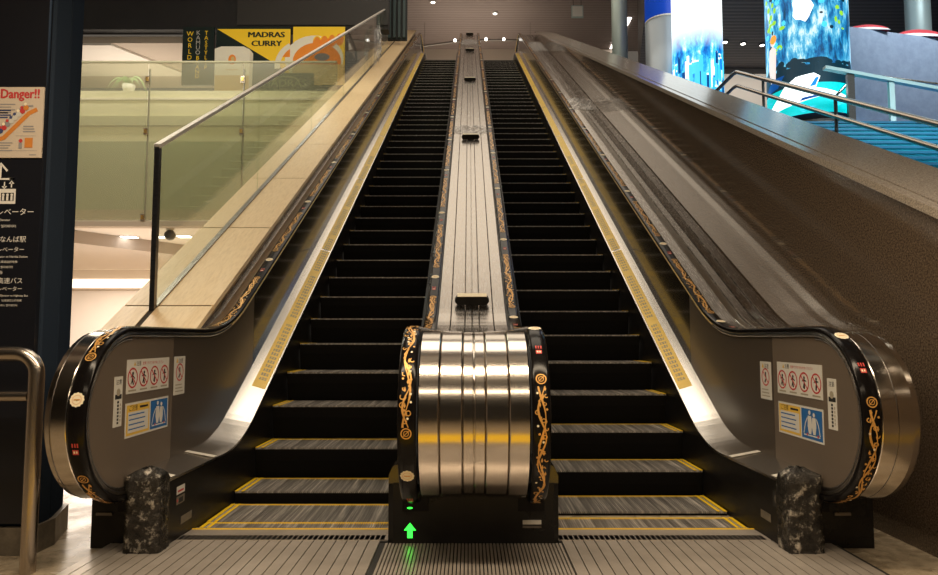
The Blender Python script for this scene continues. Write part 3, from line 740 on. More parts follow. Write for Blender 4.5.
    for yy in (3.42, 3.98):
        t0 = 0.34 + 0.002; t1 = 0.371 + 0.002; a = XS - 0.007; b = XP - 0.002
        V = [(sd * a, yy, t0), (sd * b, yy + 0.0, t1), (sd * b, yy + 0.05, t1), (sd * a, yy + 0.05, t0)]; V += [(p[0], p[1], p[2] + 0.001) for p in V]
        m.add(V, [(4, 5, 6, 7), (0, 1, 5, 4), (1, 2, 6, 5), (2, 3, 7, 6), (3, 0, 4, 7)], 'white_tape')
    B(m, 'deck_tape', 'white tape across the steel inner deck')
    # stickers
    def frame(): 
        m = MB(); O = (sd * (XP - 0.0006), 0, 0)
        if sd < 0: return m, Flat(m, (O[0], 3.165, 0.61), (0, 1, 0), (0, 0, 1), (1, 0, 0)), (lambda y: y - 3.165), 0
        return m, Flat(m, (O[0], 3.965, 0.61 - 0.013), (0, -1, 0), (0, 0, 1), (-1, 0, 0)), (lambda y: 3.965 - y), 0
    z0 = 0.61 if sd < 0 else 0.597
    def rng(a, b, m=None):   # Y interval -> u interval
        return (a - 3.165, b - 3.165) if sd < 0 else (3.965 - b, 3.965 - a)
    dz = 0 if sd < 0 else -0.0085
    m, F, _, _ = frame(); u0, u1 = rng(3.283, 3.742) if sd < 0 else rng(3.267, 3.742); v0, v1 = 0.758 - z0 - 0.0 + (0 if sd < 0 else -0.027), 0.922 - z0 + (0 if sd < 0 else -0.024)
    F.slab(u0, v0, u1, v1, 'label_white', 0.0015)
    w = (u1 - u0) / 4
    F.text('注意', u0 + 0.09, v1 - 0.030, 0.026, 'label_black', 0.002); F.poly([(u0 + 0.065, v1 - 0.030), (u0 + 0.087, v1 - 0.030), (u0 + 0.076, v1 - 0.010)], 'label_yellow', 0.002)
    F.text('危険ですのでおやめください', u0 + 0.155, v1 - 0.028, 0.018, 'label_red', 0.002)
    for i in range(4):
        cu, cv = u0 + w * (i + 0.5), v0 + 0.075; r = 0.046
        F.disc(cu + 0.002, cv + 0.022, 0.008, 'label_black', 0.002, 10)
        F.line([(cu, cv + 0.016), (cu - 0.004 + 0.003 * i, cv - 0.008), (cu + 0.010 - 0.004 * i, cv - 0.034)], 0.011, 'label_black', 0.002)
        F.line([(cu, cv - 0.005), (cu - 0.016 + 0.004 * i, cv - 0.030)], 0.007, 'label_black', 0.002)
        F.line([(cu - 0.02, cv + 0.004), (cu, cv + 0.012), (cu + 0.022, cv - 0.004 + 0.004 * i)], 0.006, 'label_black', 0.002)
        F.ring(cu, cv, r, 0.008, 'label_red', 0.0024); F.line([(cu - 0.031, cv + 0.031), (cu + 0.031, cv - 0.031)], 0.007, 'label_red', 0.0024)
        F.rect(cu - 0.038, v0 + 0.010, cu + 0.038, v0 + 0.018, 'tape_text', 0.002)
    B(m, 'prohibition_sticker', 'white sticker with four red prohibition rings')
    m, F, _, _ = frame(); u0, u1 = rng(3.283, 3.745) if sd < 0 else rng(3.270, 3.740); v0, v1 = (0.547 - z0, 0.713 - z0) if sd < 0 else (0.520 - z0, 0.686 - z0)
    F.slab(u0, v0, u1, v1, 'label_white', 0.0015); um = u0 + 0.245
    F.rect(u0 + 0.010, v0 + 0.010, um, v1 - 0.010, 'label_yellow', 0.002); F.rect(u0 + 0.024, v0 + 0.022, um - 0.012, v1 - 0.045, 'label_white', 0.0024)
    F.text('ご注意', u0 + 0.03, v1 - 0.037, 0.030, 'label_black', 0.0025); F.rect(u0 + 0.14, v1 - 0.032, u0 + 0.225, v1 - 0.022, 'label_black', 0.0025)
    for i in range(4): F.rect(u0 + 0.032, v1 - 0.062 - i * 0.023, u0 + 0.19 + 0.01 * (i % 2), v1 - 0.056 - i * 0.023, 'label_blue', 0.0027)
    F.rect(um + 0.012, v0 + 0.010, u1 - 0.010, v1 - 0.010, 'label_blue', 0.002); cx = (um + u1) / 2; cz = (v0 + v1) / 2
    for (dx, s_) in ((-0.018, 1.0), (0.024, 0.85)):
        F.disc(cx + dx, cz + 0.056 * s_, 0.011, 'label_white', 0.0026, 12)
        F.poly([(cx + dx - 0.017, cz + 0.040 * s_), (cx + dx + 0.017, cz + 0.040 * s_), (cx + dx + 0.022, cz - 0.01), (cx + dx + 0.012, cz - 0.048), (cx + dx - 0.012, cz - 0.048), (cx + dx - 0.022, cz - 0.01)], 'label_white', 0.0026)
    F.line([(cx - 0.080, cz - 0.05), (cx - 0.062, cz + 0.0), (cx - 0.040, cz + 0.03)], 0.007, 'label_white', 0.0026); F.line([(cx + 0.080, cz - 0.05), (cx + 0.066, cz + 0.0), (cx + 0.048, cz + 0.03)], 0.007, 'label_white', 0.0026)
    F.line([(cx - 0.08, cz - 0.056), (cx + 0.08, cz - 0.056)], 0.006, 'label_white', 0.0026); F.disc(cx - 0.045, cz - 0.052, 0.007, 'label_red', 0.003, 8); F.disc(cx + 0.06, cz - 0.052, 0.007, 'label_red', 0.003, 8)
    B(m, 'safety_sticker', 'yellow and blue sticker with two riders holding handrails')
    m, F, _, _ = frame(); u0, u1 = rng(3.172, 3.248) if sd < 0 else rng(3.146, 3.225); v0, v1 = (0.614 - z0, 0.847 - z0) if sd < 0 else (0.604 - z0, 0.839 - z0)
    F.slab(u0, v0, u1, v1, 'label_white', 0.0015); F.text('注意', u0 + 0.014, v1 - 0.035, 0.026, 'label_black', 0.002); F.rect(u0 + 0.010, v0 + 0.128, u1 - 0.008, v0 + 0.15, 'label_black', 0.002)
    F.disc(u0 + 0.038, v0 + 0.16, 0.018, 'tape_text', 0.0022, 10)
    for i in range(7): F.rect(u0 + 0.030, v0 + 0.012 + i * 0.016, u0 + 0.046, v0 + 0.023 + i * 0.016, 'label_black', 0.002)
    for i in range(5): F.rect(u0 + 0.056, v0 + 0.022 + i * 0.018, u0 + 0.064, v0 + 0.034 + i * 0.018, 'tape_text', 0.002)
    B(m, 'caution_sticker', 'tall narrow white caution sticker')
    m, F, _, _ = frame(); u0, u1 = rng(3.808, 3.953) if sd < 0 else rng(3.818, 3.960); v0, v1 = (0.709 - z0, 0.923 - z0) if sd < 0 else (0.681 - z0, 0.893 - z0)
    F.slab(u0, v0, u1, v1, 'label_white', 0.0015); cu, cv = (u0 + u1) / 2, v0 + 0.125
    F.text('注意', u0 + 0.055, v1 - 0.036, 0.030, 'label_black', 0.002); F.poly([(u0 + 0.024, v1 - 0.035), (u0 + 0.052, v1 - 0.035), (u0 + 0.038, v1 - 0.010)], 'label_yellow', 0.002)
    F.disc(cu, cv + 0.022, 0.008, 'label_black', 0.002, 10); F.line([(cu, cv + 0.016), (cu + 0.006, cv - 0.01), (cu - 0.012, cv - 0.030)], 0.012, 'label_black', 0.002)
    F.ring(cu, cv, 0.046, 0.008, 'label_red', 0.0024); F.line([(cu - 0.031, cv + 0.031), (cu + 0.031, cv - 0.031)], 0.007, 'label_red', 0.0024)
    for i in range(3): F.rect(u0 + 0.02, v0 + 0.016 + i * 0.018, u1 - 0.02 - 0.01 * i, v0 + 0.022 + i * 0.018, 'tape_text', 0.002)
    B(m, 'prohibition_sticker', 'small white sticker with one red prohibition ring')
    # crumpled silver tape over the end of the skirt
    rnd = random.Random(11 + int(sd)); m = MB(); nu, nv = 16, 16; V = []
    def shell(u, v):   # u around 0..1 (step side -> front -> behind), v height 0..1 then over the top
        x_in, x_out = XS - 0.012, XP - 0.01; yf, yb_ = 3.285, 3.40
        if u < 0.4: x, y = x_in, yb_ + (yf - yb_) * (u / 0.4)
        elif u < 0.8: x, y = x_in + (x_out - x_in) * ((u - 0.4) / 0.4), yf
        else: x, y = x_out, yf + (yb_ - yf) * ((u - 0.8) / 0.2)
        if v <= 0.8: z = 0.0 + 0.37 * v / 0.8
        else:
            t = (v - 0.8) / 0.2; x = x + ((x_in + x_out) / 2 - x) * t; y = y + (3.36 - y) * t; z = 0.37 + 0.035 * math.sin(t * PI / 2)
        return x, y, z
    for i in range(nu + 1):
        for j in range(nv + 1):
            x, y, z = shell(i / nu, j / nv); V.append((sd * (x + rnd.uniform(-0.007, 0.004)), y + rnd.uniform(-0.010, 0.004), z + rnd.uniform(-0.005, 0.006) * (1 if j else 0)))
    m.add(V, [(i * (nv + 1) + j, (i + 1) * (nv + 1) + j, (i + 1) * (nv + 1) + j + 1, i * (nv + 1) + j + 1) for i in range(nu) for j in range(nv)], 'silver_tape', True)
    B(m, 'tape_wrap', 'crumpled silver tape wrapped round the end of the skirt')
    return root

LD = [([(XH1 + 0.004, -0.035), (XH1 + 0.010, -0.028), (1.80, -0.032), (1.80, -0.075), (XH1 + 0.004, -0.075)], 'bright_steel'),
      ([(1.803, -0.075), (1.855, -0.075), (1.855, -0.10), (1.803, -0.10)], 'steel'), ([(1.840, -0.02), (1.858, -0.02), (1.858, -0.075), (1.840, -0.075)], 'steel')]
RD = [([(XH1 + 0.004, -0.045), (XH1 + 0.02, -0.035), (1.83, -0.030), (1.83, -0.10), (XH1 + 0.004, -0.10)], 'steel'),
      ([(1.838, -0.036), (1.842, -0.030), (1.915, -0.046), (1.915, -0.10), (1.838, -0.10)], 'bright_steel'), ([(1.921, -0.038), (1.985, -0.042), (1.985, -0.10), (1.921, -0.10)], 'steel'),
      ([(1.991, -0.036), (2.08, -0.056), (2.08, -0.10), (1.991, -0.10)], 'steel'), ([(2.086, -0.048), (2.190, -0.060), (2.190, -0.11), (2.086, -0.11)], 'steel')]
escL = escalator(-1, 'left escalator of the pair, between the beige stone parapet and the steel centre divider', (0, 0), 1.835, LD, (0.95, 0.61))
escR = escalator(1, 'right escalator of the pair, between the steel centre divider and the brown granite wall', (0, 0), 1.905, RD, (1.30, 1.40))

# ------------------------------------------------------------------ centre divider
div = empty('escalator_divider', 'brushed steel centre divider with a rounded drum end, standing between the two escalators', 'divider', (0, 3.45, 0))
def BD(mb, name, lab=None):
    o = mb.build(name, div, lab); o.location = (0, -3.45, 0); return o
i1 = next(i for i, p in enumerate(RAIL) if p[0] > 3.36 and p[1] > 1.0)
half = (CH0 - 0.004)
xs = [-half, -0.150, -0.050, 0, 0.050, 0.150, half]
drum = railpath(2.0, R0, 0.87, 40); nd = 44
for a, b in zip(xs, xs[1:]):
    m = MB(); sh = -0.016 if abs(a + b) > 0.3 else (-0.020 if abs(a + b) > 0.12 else -0.024)
    m.sweep(drum[1:nd], [(a + 0.0015, sh - 0.004), (a + 0.006, sh), (b - 0.006, sh), (b - 0.0015, sh - 0.004), (b - 0.0015, -0.06), (a + 0.0015, -0.06)], 'drum_steel', sharp=True)
    BD(m, 'drum_segment')
dkp = [p for p in drum[nd - 1:-16]]
for a, b in zip(xs, xs[1:]):
    m = MB(); m.sweep(dkp, [(a + 0.002, -0.040), (a + 0.005, -0.036), (b - 0.005, -0.036), (b - 0.002, -0.040), (b - 0.002, -0.09), (a + 0.002, -0.09)], 'steel', smooth=False)
    BD(m, 'deck_strip')
m = MB(); m.sweep(drum[1:-16], [(-half, -0.062), (half, -0.062), (half, -0.10), (-half, -0.10)], 'bright_steel'); BD(m, 'deck_core')
# base housing, a rounded black block
m = MB(); m.prism([(-0.426, 3.51), (-0.426, 3.48), (-0.40, 3.455), (0.40, 3.455), (0.426, 3.48), (0.426, 3.51), (0.402, 3.512), (0.402, 4.2), (-0.402, 4.2), (-0.402, 3.512)], 'z', -0.01, 0.30, 'black_metal')
m.prism([(-0.24, 3.455), (0.24, 3.455), (0.24, 4.0), (-0.24, 4.0)], 'z', 0.30, 0.36, 'black_metal')
BD(m, 'base_housing')
for sx in (-1, 1):
    m = MB(); c = sx * (CH0 + CH1) / 2; m.prism([(c - 0.065, 0.17), (c + 0.065, 0.17), (c + 0.065, 0.285), (c - 0.065, 0.285)], 'y', 3.442, 3.455, 'rubber')
    m.prism([(sx * 0.345, 0.30), (sx * 0.425, 0.30), (sx * 0.425, 0.34), (sx * 0.405, 0.385), (sx * 0.36, 0.40), (sx * 0.345, 0.36)], 'y', 3.47, 3.60, 'black_gloss')
    BD(m, 'handrail_inlet')
m = MB(); F = Flat(m, (-0.315, 3.4545, 0.075), (1, 0, 0), (0, 0, 1), (0, -1, 0)); F.rect(-0.013, -0.037, 0.013, 0.002, 'green_led', 0.001); F.poly([(-0.030, 0.0), (0.030, 0.0), (0, 0.037)], 'green_led', 0.001)
F2 = Flat(m, (-0.315, 3.4415, 0.187), (1, 0, 0), (0, 0, 1), (0, -1, 0)); F2.disc(0, 0, 0.014, 'green_led', 0.001, 12, ry=0.005)
BD(m, 'direction_arrow', 'glowing green up arrow')
m = MB(); m.box(0.245, 0.337, 3.449, 3.455, 0.105, 0.125, 'label_white'); m.box(0.245, 0.337, 3.449, 3.455, 0.088, 0.099, 'dark_steel'); BD(m, 'name_plate', 'small pale plate')
m = MB(); m.box(-0.438, 0.438, 2.06, 3.46, -0.02, 0.004, 'groove_dark'); xx = -0.436
while xx + 0.014 < 0.44: m.box(xx, xx + 0.0115, 2.06, 3.46, 0, 0.012, 'plate_metal'); xx += 0.0172
BD(m, 'floor_plate', 'finely ribbed steel floor plate')
# anti-slide stops on the deck
g0 = 0.87 - 0.058 / math.cos(math.radians(30))
for y in (5.0, 9.4, 13.8, 18.2, 22.0):
    z = noseZ(y) + g0 - 0.004; m = MB(); w = 0.125; t = Vector((0, math.cos(math.radians(30)), 0.5)); nn = Vector((0, -0.5, math.cos(math.radians(30))))
    def PP(u, h, d): p = Vector((u, y, z)) + nn * h + t * d; return tuple(p)
    prof = [(-w + 0.018, 0.030), (-w, 0.055), (-w, 0.070), (-w + 0.018, 0.098), (w - 0.018, 0.098), (w, 0.070), (w, 0.055), (w - 0.018, 0.030)]
    V = [PP(a, b, 0) for a, b in prof] + [PP(a, b, 0.035) for a, b in prof]; n = 8
    m.add(V, [tuple(range(8)), tuple(range(15, 7, -1))] + [(i, (i + 1) % 8, 8 + (i + 1) % 8, 8 + i) for i in range(8)], 'black_metal')
    V = [PP(a, 0.0985 + b, d) for a in (-w + 0.018, w - 0.018) for b in (0, 0.004) for d in (-0.002, 0.05)]
    m.add(V, [(0, 1, 3, 2), (4, 6, 7, 5), (0, 4, 5, 1), (2, 3, 7, 6), (0, 2, 6, 4), (1, 5, 7, 3)], 'cream')
    V = [PP(a, b, d) for a in (-0.045, 0.045) for b in (0, 0.032) for d in (0, 0.035)]
    m.add(V, [(0, 1, 3, 2), (4, 6, 7, 5), (0, 4, 5, 1), (2, 3, 7, 6), (0, 2, 6, 4), (1, 5, 7, 3)], 'black_metal')
    BD(m, 'anti_slide_stop', 'dark raised stop with a pale top edge')

# crumpled clear film
def film_patch(name, c, U, V, Wn, hu, hv, hw, seed, label, nu=12, nv=12):
    rnd = random.Random(seed); m = MB(); P = []
    for i in range(nu + 1):
        for j in range(nv + 1):
            a = i / nu * 2 - 1; b = j / nv * 2 - 1; e = max(abs(a), abs(b)) ** 3
            q = Vector(c) + U * (a * hu * (1 + rnd.uniform(-0.08, 0.08))) + V * (b * hv * (1 + rnd.uniform(-0.1, 0.1))) + Wn * (hw * (1 - e) * rnd.uniform(0.3, 1.0) + 0.006)
            P.append(q)
    m.add(P, [(i * (nv + 1) + j, (i + 1) * (nv + 1) + j, (i + 1) * (nv + 1) + j + 1, i * (nv + 1) + j + 1) for i in range(nu) for j in range(nv)], 'plastic_film', False)
    return tag(m.build(name), label, 'film', 'clear plastic film on the decks')
tv = Vector((0, math.cos(math.radians(30)), 0.5)); nv_ = Vector((0, -0.5, math.cos(math.radians(30)))); xv = Vector((1, 0, 0))
def deckpt(x, y, g=0.83): return (x, y, noseZ(y) + g)
film_patch('plastic_film', deckpt(0, 9.9), xv, tv, nv_, 0.26, 0.20, 0.06, 1, 'crumpled clear film round the centre divider, just above the second stop')
film_patch('plastic_film', deckpt(0, 20.0), xv, tv, nv_, 0.27, 0.5, 0.10, 2, 'crumpled clear film round the top end of the centre divider')
film_patch('plastic_film', deckpt(1.93, 11.6), xv, tv, nv_, 0.24, 0.45, 0.08, 3, 'crumpled clear film on the right steel deck, halfway up by the granite wall')
film_patch('plastic_film', deckpt(1.93, 19.0), xv, tv, nv_, 0.24, 0.9, 0.12, 4, 'crumpled clear film on the right steel deck near the top')

# ------------------------------------------------------------------ left glass balustrade on the stone coping
gb = empty('glass_balustrade', 'clear glass balustrade with a thin metal top rail, standing on the left stone coping', 'balustrade', (-2.2, 4.68, ws(4.68)))
def BG(mb, name, lab=None):
    o = mb.build(name, gb, lab); o.location = -gb.location; return o
H = 1.17
ed = [4.70, 6.9, 9.2, 11.5, 13.8, 16.0, 17.7]
for a, b in zip(ed, ed[1:]):
    m = MB(); m.prism([(a + 0.004, ws(a) + 0.01), (b - 0.004, ws(b) + 0.01), (b - 0.004, ws(b) + H), (a + 0.004, ws(a) + H)], 'x', -2.207, -2.193, 'clear_glass'); BG(m, 'glass_pane')
m = MB(); m.prism([(4.66, ws(4.66) + H), (17.7, ws(17.7) + H), (17.7, ws(17.7) + H + 0.03), (4.66, ws(4.66) + H + 0.03)], 'x', -2.222, -2.178, 'rail_pale'); BG(m, 'top_rail')
m = MB(); m.box(-2.217, -2.183, 4.66, 4.70, ws(4.66) + 0.03, ws(4.68) + H, 'dark_steel'); BG(m, 'end_post')
m = MB(); m.prism([(4.70, ws(4.70) + 0.034), (17.7, ws(17.7) + 0.034), (17.7, ws(17.7) + 0.05), (4.70, ws(4.70) + 0.05)], 'x', -2.222, -2.178, 'dark_steel'); BG(m, 'base_channel')
film_patch('plastic_bag', (-2.12, 15.0, ws(15.0) + 0.5), tv, Vector((0, 0, 1)), xv, 0.55, 0.42, 0.10, 9, 'large clear plastic sheet hung on the glass balustrade near its top', 14, 14)

# frosted glass wall
fg = empty('frosted_glass_screen', 'pale green frosted glass screen of tall panes beyond the clear balustrade', 'glass screen', (-6, 12.0, 3.08))
fx = [-9.27, -7.55, -5.83, -4.11, -2.40]
for a, b in zip(fx, fx[1:]):
    m = MB(); m.box(a + 0.008, b - 0.008, 12.0, 12.02, 3.09, 6.0, 'frosted_glass'); o = m.build('glass_pane', fg); o.location = -fg.location
m = MB(); m.box(-9.27, -2.42, 11.99, 12.03, 6.0, 6.03, 'blind_dark'); o = m.build('top_rail', fg); o.location = -fg.location
m = MB(); m.box(-9.27, -2.42, 11.98, 12.2, 3.0, 3.09, 'beige_wall'); o = m.build('sill', fg); o.location = -fg.location
for x in fx[1:-1]:
    m = MB(); m.tube([(x, 12.06, 3.1), (x, 12.06, 5.9)], 0.018, 'dark_steel', 8); o = m.build('mullion', fg); o.location = -fg.location
    for z in (3.16, 4.72, 5.68):
        m = MB(); m.box(x - 0.035, x + 0.035, 11.965, 11.995, z - 0.06, z + 0.06, 'pipe_steel'); m.box(x - 0.022, x + 0.022, 11.95, 11.965, z - 0.035, z + 0.035, 'brass'); o = m.build('clamp', fg); o.location = -fg.location

# plant behind the frosted glass
pl = empty('potted_plant', 'leafy arching plant behind the frosted glass next to the black column', 'plant', (-6.55, 12.73, 5.705))
m = MB(); rnd = random.Random(4)
for k in range(22):
    a = rnd.uniform(-0.6, 1.0); L = rnd.uniform(0.35, 0.75); P0 = Vector((rnd.uniform(-0.05, 0.05), -0.02, 0.16)); pts = []
    for j in range(7):
        t = j / 6; pts.append(P0 + Vector((a * L * t, rnd.uniform(-0.01, 0.01) - 0.30 * t, L * (1.1 * t - 1.75 * t * t))))
    V = []
    for j, p in enumerate(pts): w = 0.016 * math.sin(PI * min(0.97, (j + 0.5) / 6.6)); V += [p + Vector((0, 0, w)), p - Vector((0.3 * w, 0, w))]
    m.add(V, [(2 * j, 2 * j + 1, 2 * j + 3, 2 * j + 2) for j in range(6)], 'leaf')
m.build('foliage', pl)
m = MB(); m.lathe([(0.0, 0.0), (0.09, 0.0), (0.12, 0.15), (0.11, 0.15), (0.0, 0.13)], (0, 0, 0), 'plastic_white', 16); m.build('pot', pl)

# ------------------------------------------------------------------ curry shop signs
def board(name, label, x0, x1, z0, z1, draw, y=16.915):
    root = empty(name, label, 'sign', ((x0 + x1) / 2, y, z0)); m = MB()
    m.box(x0, x1, y, y + 0.08, z0, z1, 'shop_dark')
    o = m.build('board', root); o.location = -root.location
    m = MB(); F = Flat(m, (x0, y, z0), (1, 0, 0), (0, 0, 1), (0, -1, 0)); draw(F, x1 - x0, z1 - z0); o = m.build('printed_face', root); o.location = -root.location
def d1(F, w, h):
    F.text('\n'.join('WORLD'), w * 0.22, h * 0.84, 0.17, 'shop_yellow', 0.01); F.text('\n'.join('KAMUIRA'), w * 0.46, h * 0.84, 0.15, 'plastic_white', 0.01)
    F.text('\n'.join('TASTYIP'), w * 0.70, h * 0.84, 0.16, 'shop_yellow', 0.01)
def cols(F, w, h):
    for i, ch in enumerate('WORLD'): F.text(ch, w * 0.24, h * 0.84 - i * 0.155, 0.19, 'shop_yellow', 0.01, 'CENTER')
    for i, ch in enumerate('RAMUNO CURRY'): F.text(ch, w * 0.50, h * 0.84 - i * 0.125, 0.15, 'plastic_white' if i < 6 else 'shop_yellow', 0.01, 'CENTER')
    for i, ch in enumerate('TASTY IP'): F.text(ch, w * 0.76, h * 0.84 - i * 0.135, 0.16, 'shop_yellow', 0.01, 'CENTER')
def cols(F, w, h):
    for i, ch in enumerate('WORLD'): F.text(ch, w * 0.24, h * 0.84 - i * 0.155, 0.17, 'shop_yellow', 0.01, 'CENTER')
    for i, ch in enumerate('KAMUO'): F.text(ch, w * 0.50, h * 0.86 - i * 0.13, 0.16, 'plastic_white', 0.01, 'CENTER')
    for i, ch in enumerate('BRAND'): F.text(ch, w * 0.50, h * 0.86 - 0.66 - i * 0.12, 0.15, 'shop_yellow', 0.01, 'CENTER')
    for i, ch in enumerate('TASTYLIP'): F.text(ch, w * 0.76, h * 0.86 - i * 0.13, 0.15, 'shop_yellow', 0.01, 'CENTER')
board('vertical_text_sign', 'dark sign with three vertical columns of yellow and white letters', -7.36, -6.56, 7.45, 8.98, cols)
def d2(F, w, h):
    F.poly([(0.02, h - 0.06), (w, h - 0.06), (w, h - 1.38), (w - 0.25, h - 1.05)], 'shop_yellow', 0.005)
    [(F.text('MADRAS', w * 0.42 + dx, h - 0.28, 0.205, 'shop_dark', 0.01 + dx / 10, sx=1.18), F.text('CURRY', w * 0.47 + dx, h - 0.51, 0.205, 'shop_dark', 0.01 + dx / 10, sx=1.18)) for dx in (0.0, 0.012, 0.024)]
    F.ring(w + 0.30, h - 1.05, 0.62, 0.14, 'shop_cream', 0.012, 20, a0=math.radians(118), a1=math.radians(185)); F.poly([(w - 0.17, h - 0.6), (w, h - 0.42), (w, h - 0.8), (w - 0.2, h - 0.8)], 'shop_orange', 0.011)
board('curry_shop_sign', 'black and yellow shop sign reading MADRAS CURRY', -6.50, -4.60, 7.45, 8.98, d2)
def d3(F, w, h):
    F.rect(0.0, 0, w, h, 'shop_yellow', 0.004); F.disc(0.55, h - 0.85, 0.75, 'shop_cream', 0.006, 30, ry=0.62); F.disc(0.62, h - 0.92, 0.62, 'shop_orange', 0.008, 30, ry=0.5)
    for i in range(4): F.disc(0.62 + i * 0.19, h - 0.42 + 0.03 * i, 0.11, 'shop_orange', 0.014, 14, ry=0.17); F.ring(0.62 + i * 0.19, h - 0.42 + 0.03 * i, 0.10, 0.03, 'shop_yellow', 0.016, 12, ry=0.16, a0=0.5, a1=2.8)
    F.disc(0.75, h - 0.80, 0.2, 'poster_grey', 0.014, 14, ry=0.1); F.rect(0, 0, w, h - 1.0, 'shop_tan', 0.018)
board('food_photo_sign', 'orange sign showing a plate of curry, right of the yellow curry sign', -4.53, -3.2, 7.45, 8.98, d3)
cp_ = empty('pouch_display', 'cream and tan pouch-shaped display with a round brown emblem, in front of the curry sign', 'display', (-5.93, 16.5, 6.52))
m = MB(); m.prism([(-0.53, 0.2), (0.53, 0.2), (0.55, 1.68), (0.35, 1.76), (-0.35, 1.76), (-0.55, 1.70)], 'y', 0.0, 0.25, 'shop_cream'); m.build('pouch', cp_)
m = MB(); F = Flat(m, (0, -0.002, 0), (1, 0, 0), (0, 0, 1), (0, -1, 0)); F.rect(-0.53, 0.21, 0.535, 1.02, 'shop_tan', 0.002); F.disc(-0.0, 1.42, 0.12, 'shop_orange', 0.004, 18, ry=0.13); F.disc(0.02, 1.44, 0.06, 'shop_tan', 0.006, 12); F.rect(-0.2, 1.15, 0.2, 1.17, 'shop_tan', 0.004); m.build('printed_face', cp_)
m = MB(); m.box(-0.5, 0.5, 0.02, 0.23, -3.2, 0.2, 'shop_dark'); m.build('stand', cp_)
for c in cp_.children: c.scale = (0.80, 1, 1)
m = MB(); m.box(-5.25, -3.9, 16.55, 16.6, 7.05, 7.62, 'shop_dark'); o = m.build('round_logo_sign'); F = None
tag(o, 'dark low sign with pale MADRAS lettering under an arch, seen through the glass', 'sign')
m = MB(); F = Flat(m, (-5.25, 16.548, 7.05), (1, 0, 0), (0, 0, 1), (0, -1, 0)); F.text('MADRAS', 0.06, 0.22, 0.26, 'glass_backing', 0.004, sx=1.1); F.text('POND', 0.36, 0.03, 0.2, 'glass_backing', 0.004); F.ring(0.66, 0.22, 0.40, 0.03, 'glass_backing', 0.003, 20, ry=0.26, a0=0.5, a1=2.64); q = m.build('lettering', o)
m = MB(); m.box(-5.2, -3.95, 16.58, 16.62, 3.36, 7.06, 'shop_dark'); m.build('stand', o)

# louvers beside the top of the left escalator
m = MB(); m.box(-2.30, -1.76, 18.52, 18.6, 9.35, 12.9, 'louver_dark')
for k in range(4): m.box(-2.28 + k * 0.135, -2.21 + k * 0.135, 18.44, 18.52, 9.40, 12.9, 'louver')
tag(m.build('louver_panel'), 'grey-green vertical louvers beside the top of the left parapet', 'louvers')

# top landing rail with round lamps, ceiling spots, small hung square sign
m = MB(); m.tube([(-1.75, 25.0, 12.03), (-0.5, 25.0, 12.2), (-0.1, 25, 12.26), (2.4, 25, 12.26)], 0.045, 'dark_steel', 8); o = m.build('lamp_track'); 
tag(o, 'thin dark lamp track spanning under the ribbed ceiling above the landing', 'lamp track')
for x in (-0.55, 0.62, 1.29):
    m = MB(); m.lathe([(0.0, -0.06), (0.04, -0.045), (0.055, 0), (0.04, 0.045), (0, 0.06)], (x, 24.92, 12.22 if x < 0 else 12.26), 'lamp_white', 14); m.build('spot_head', o)
m = MB(); m.tube([(2.3, 25, 12.26), (2.3, 25, 12.95)], 0.006, 'dark_steel', 6); m.tube([(-1.7, 25, 12.04), (-1.7, 25, 12.95)], 0.006, 'dark_steel', 6); m.build('hanger', o)
for i, (x, y) in enumerate(((0.935, 24.2), (-1.30, 23.35), (2.2, 26.3))):
    m = MB(); m.lathe([(0, 0), (0.075, 0), (0.09, 0.03), (0.09, 0.05)], (x, y, 12.90), 'lamp_white', 14); m.lathe([(0.075, -0.004), (0.11, -0.004), (0.11, 0.05)], (x, y, 12.90), 'plastic_white', 14)
    tag(m.build('downlight'), ['small round downlight in the ribbed ceiling above the centre divider', 'small round downlight in the ribbed ceiling above the left louvers', 'small round downlight in the ribbed ceiling deepest by the end wall'][i], 'lamp', 'ceiling downlights')
sg = empty('hanging_sign', 'small pale blue square sign hanging from the ribbed ceiling', 'sign', (3.6, 22, 11.7))
m = MB(); m.box(-0.20, 0.20, -0.02, 0.02, -0.03, 0.40, 'column_green'); m.box(-0.17, 0.17, -0.03, -0.02, 0.02, 0.37, 'plastic_white'); m.build('board', sg)
m = MB(); 
for x in (-0.13, 0.13): m.tube([(x, 0, 0.40), (x, 0, 1.25)], 0.008, 'rail_black', 6)
m.build('hanger', sg)
m = MB(); V = [(5.80, 24.6, 12.925), (6.05, 24.6, 12.925), (6.05, 27.3, 12.925), (5.80, 27.3, 12.925)]; m.add(V + [(a, b, c + 0.02) for a, b, c in V], [(3, 2, 1, 0), (0, 1, 5, 4), (1, 2, 6, 5), (2, 3, 7, 6), (3, 0, 4, 7)], 'lamp_white')
tag(m.build('linear_light'), 'long white strip light slanting across the ribbed ceiling on the right', 'lamp')

# lamps and camera in the lower room
for i, (x, y) in enumerate(((-6.72, 13.3), (-6.07, 13.3), (-5.6, 13.25))):
    m = MB(); m.box(x - 0.13, x + 0.13, y - 0.10, y + 0.10, 2.995, 3.02, 'lamp_white'); m.box(x - 0.16, x + 0.16, y - 0.13, y + 0.13, 3.005, 3.02, 'plastic_white')
    tag(m.build('recessed_light'), ['recessed light in the cream ceiling, left of the glass end post', 'recessed light in the cream ceiling, right behind the security camera', 'recessed light in the cream ceiling, right of the security camera'][i], 'lamp', 'lower room ceiling lights')
sc_ = empty('security_camera', 'small dark dome camera under the cream ceiling behind the glass', 'camera', (-5.5, 12.35, 3.02))
m = MB(); m.lathe([(0, 0.0), (0.07, 0.0), (0.07, -0.03), (0, -0.03)], (0, 0, 0), 'plastic_white', 14); m.build('mount', sc_)
m = MB(); m.lathe([(0, -0.22)] + [(0.10 * math.sin(PI * k / 8), -0.12 - 0.10 * math.cos(PI * k / 8)) for k in range(1, 8)] + [(0.0, -0.02)], (0, 0, 0), 'camera_black', 14); m.build('dome', sc_)

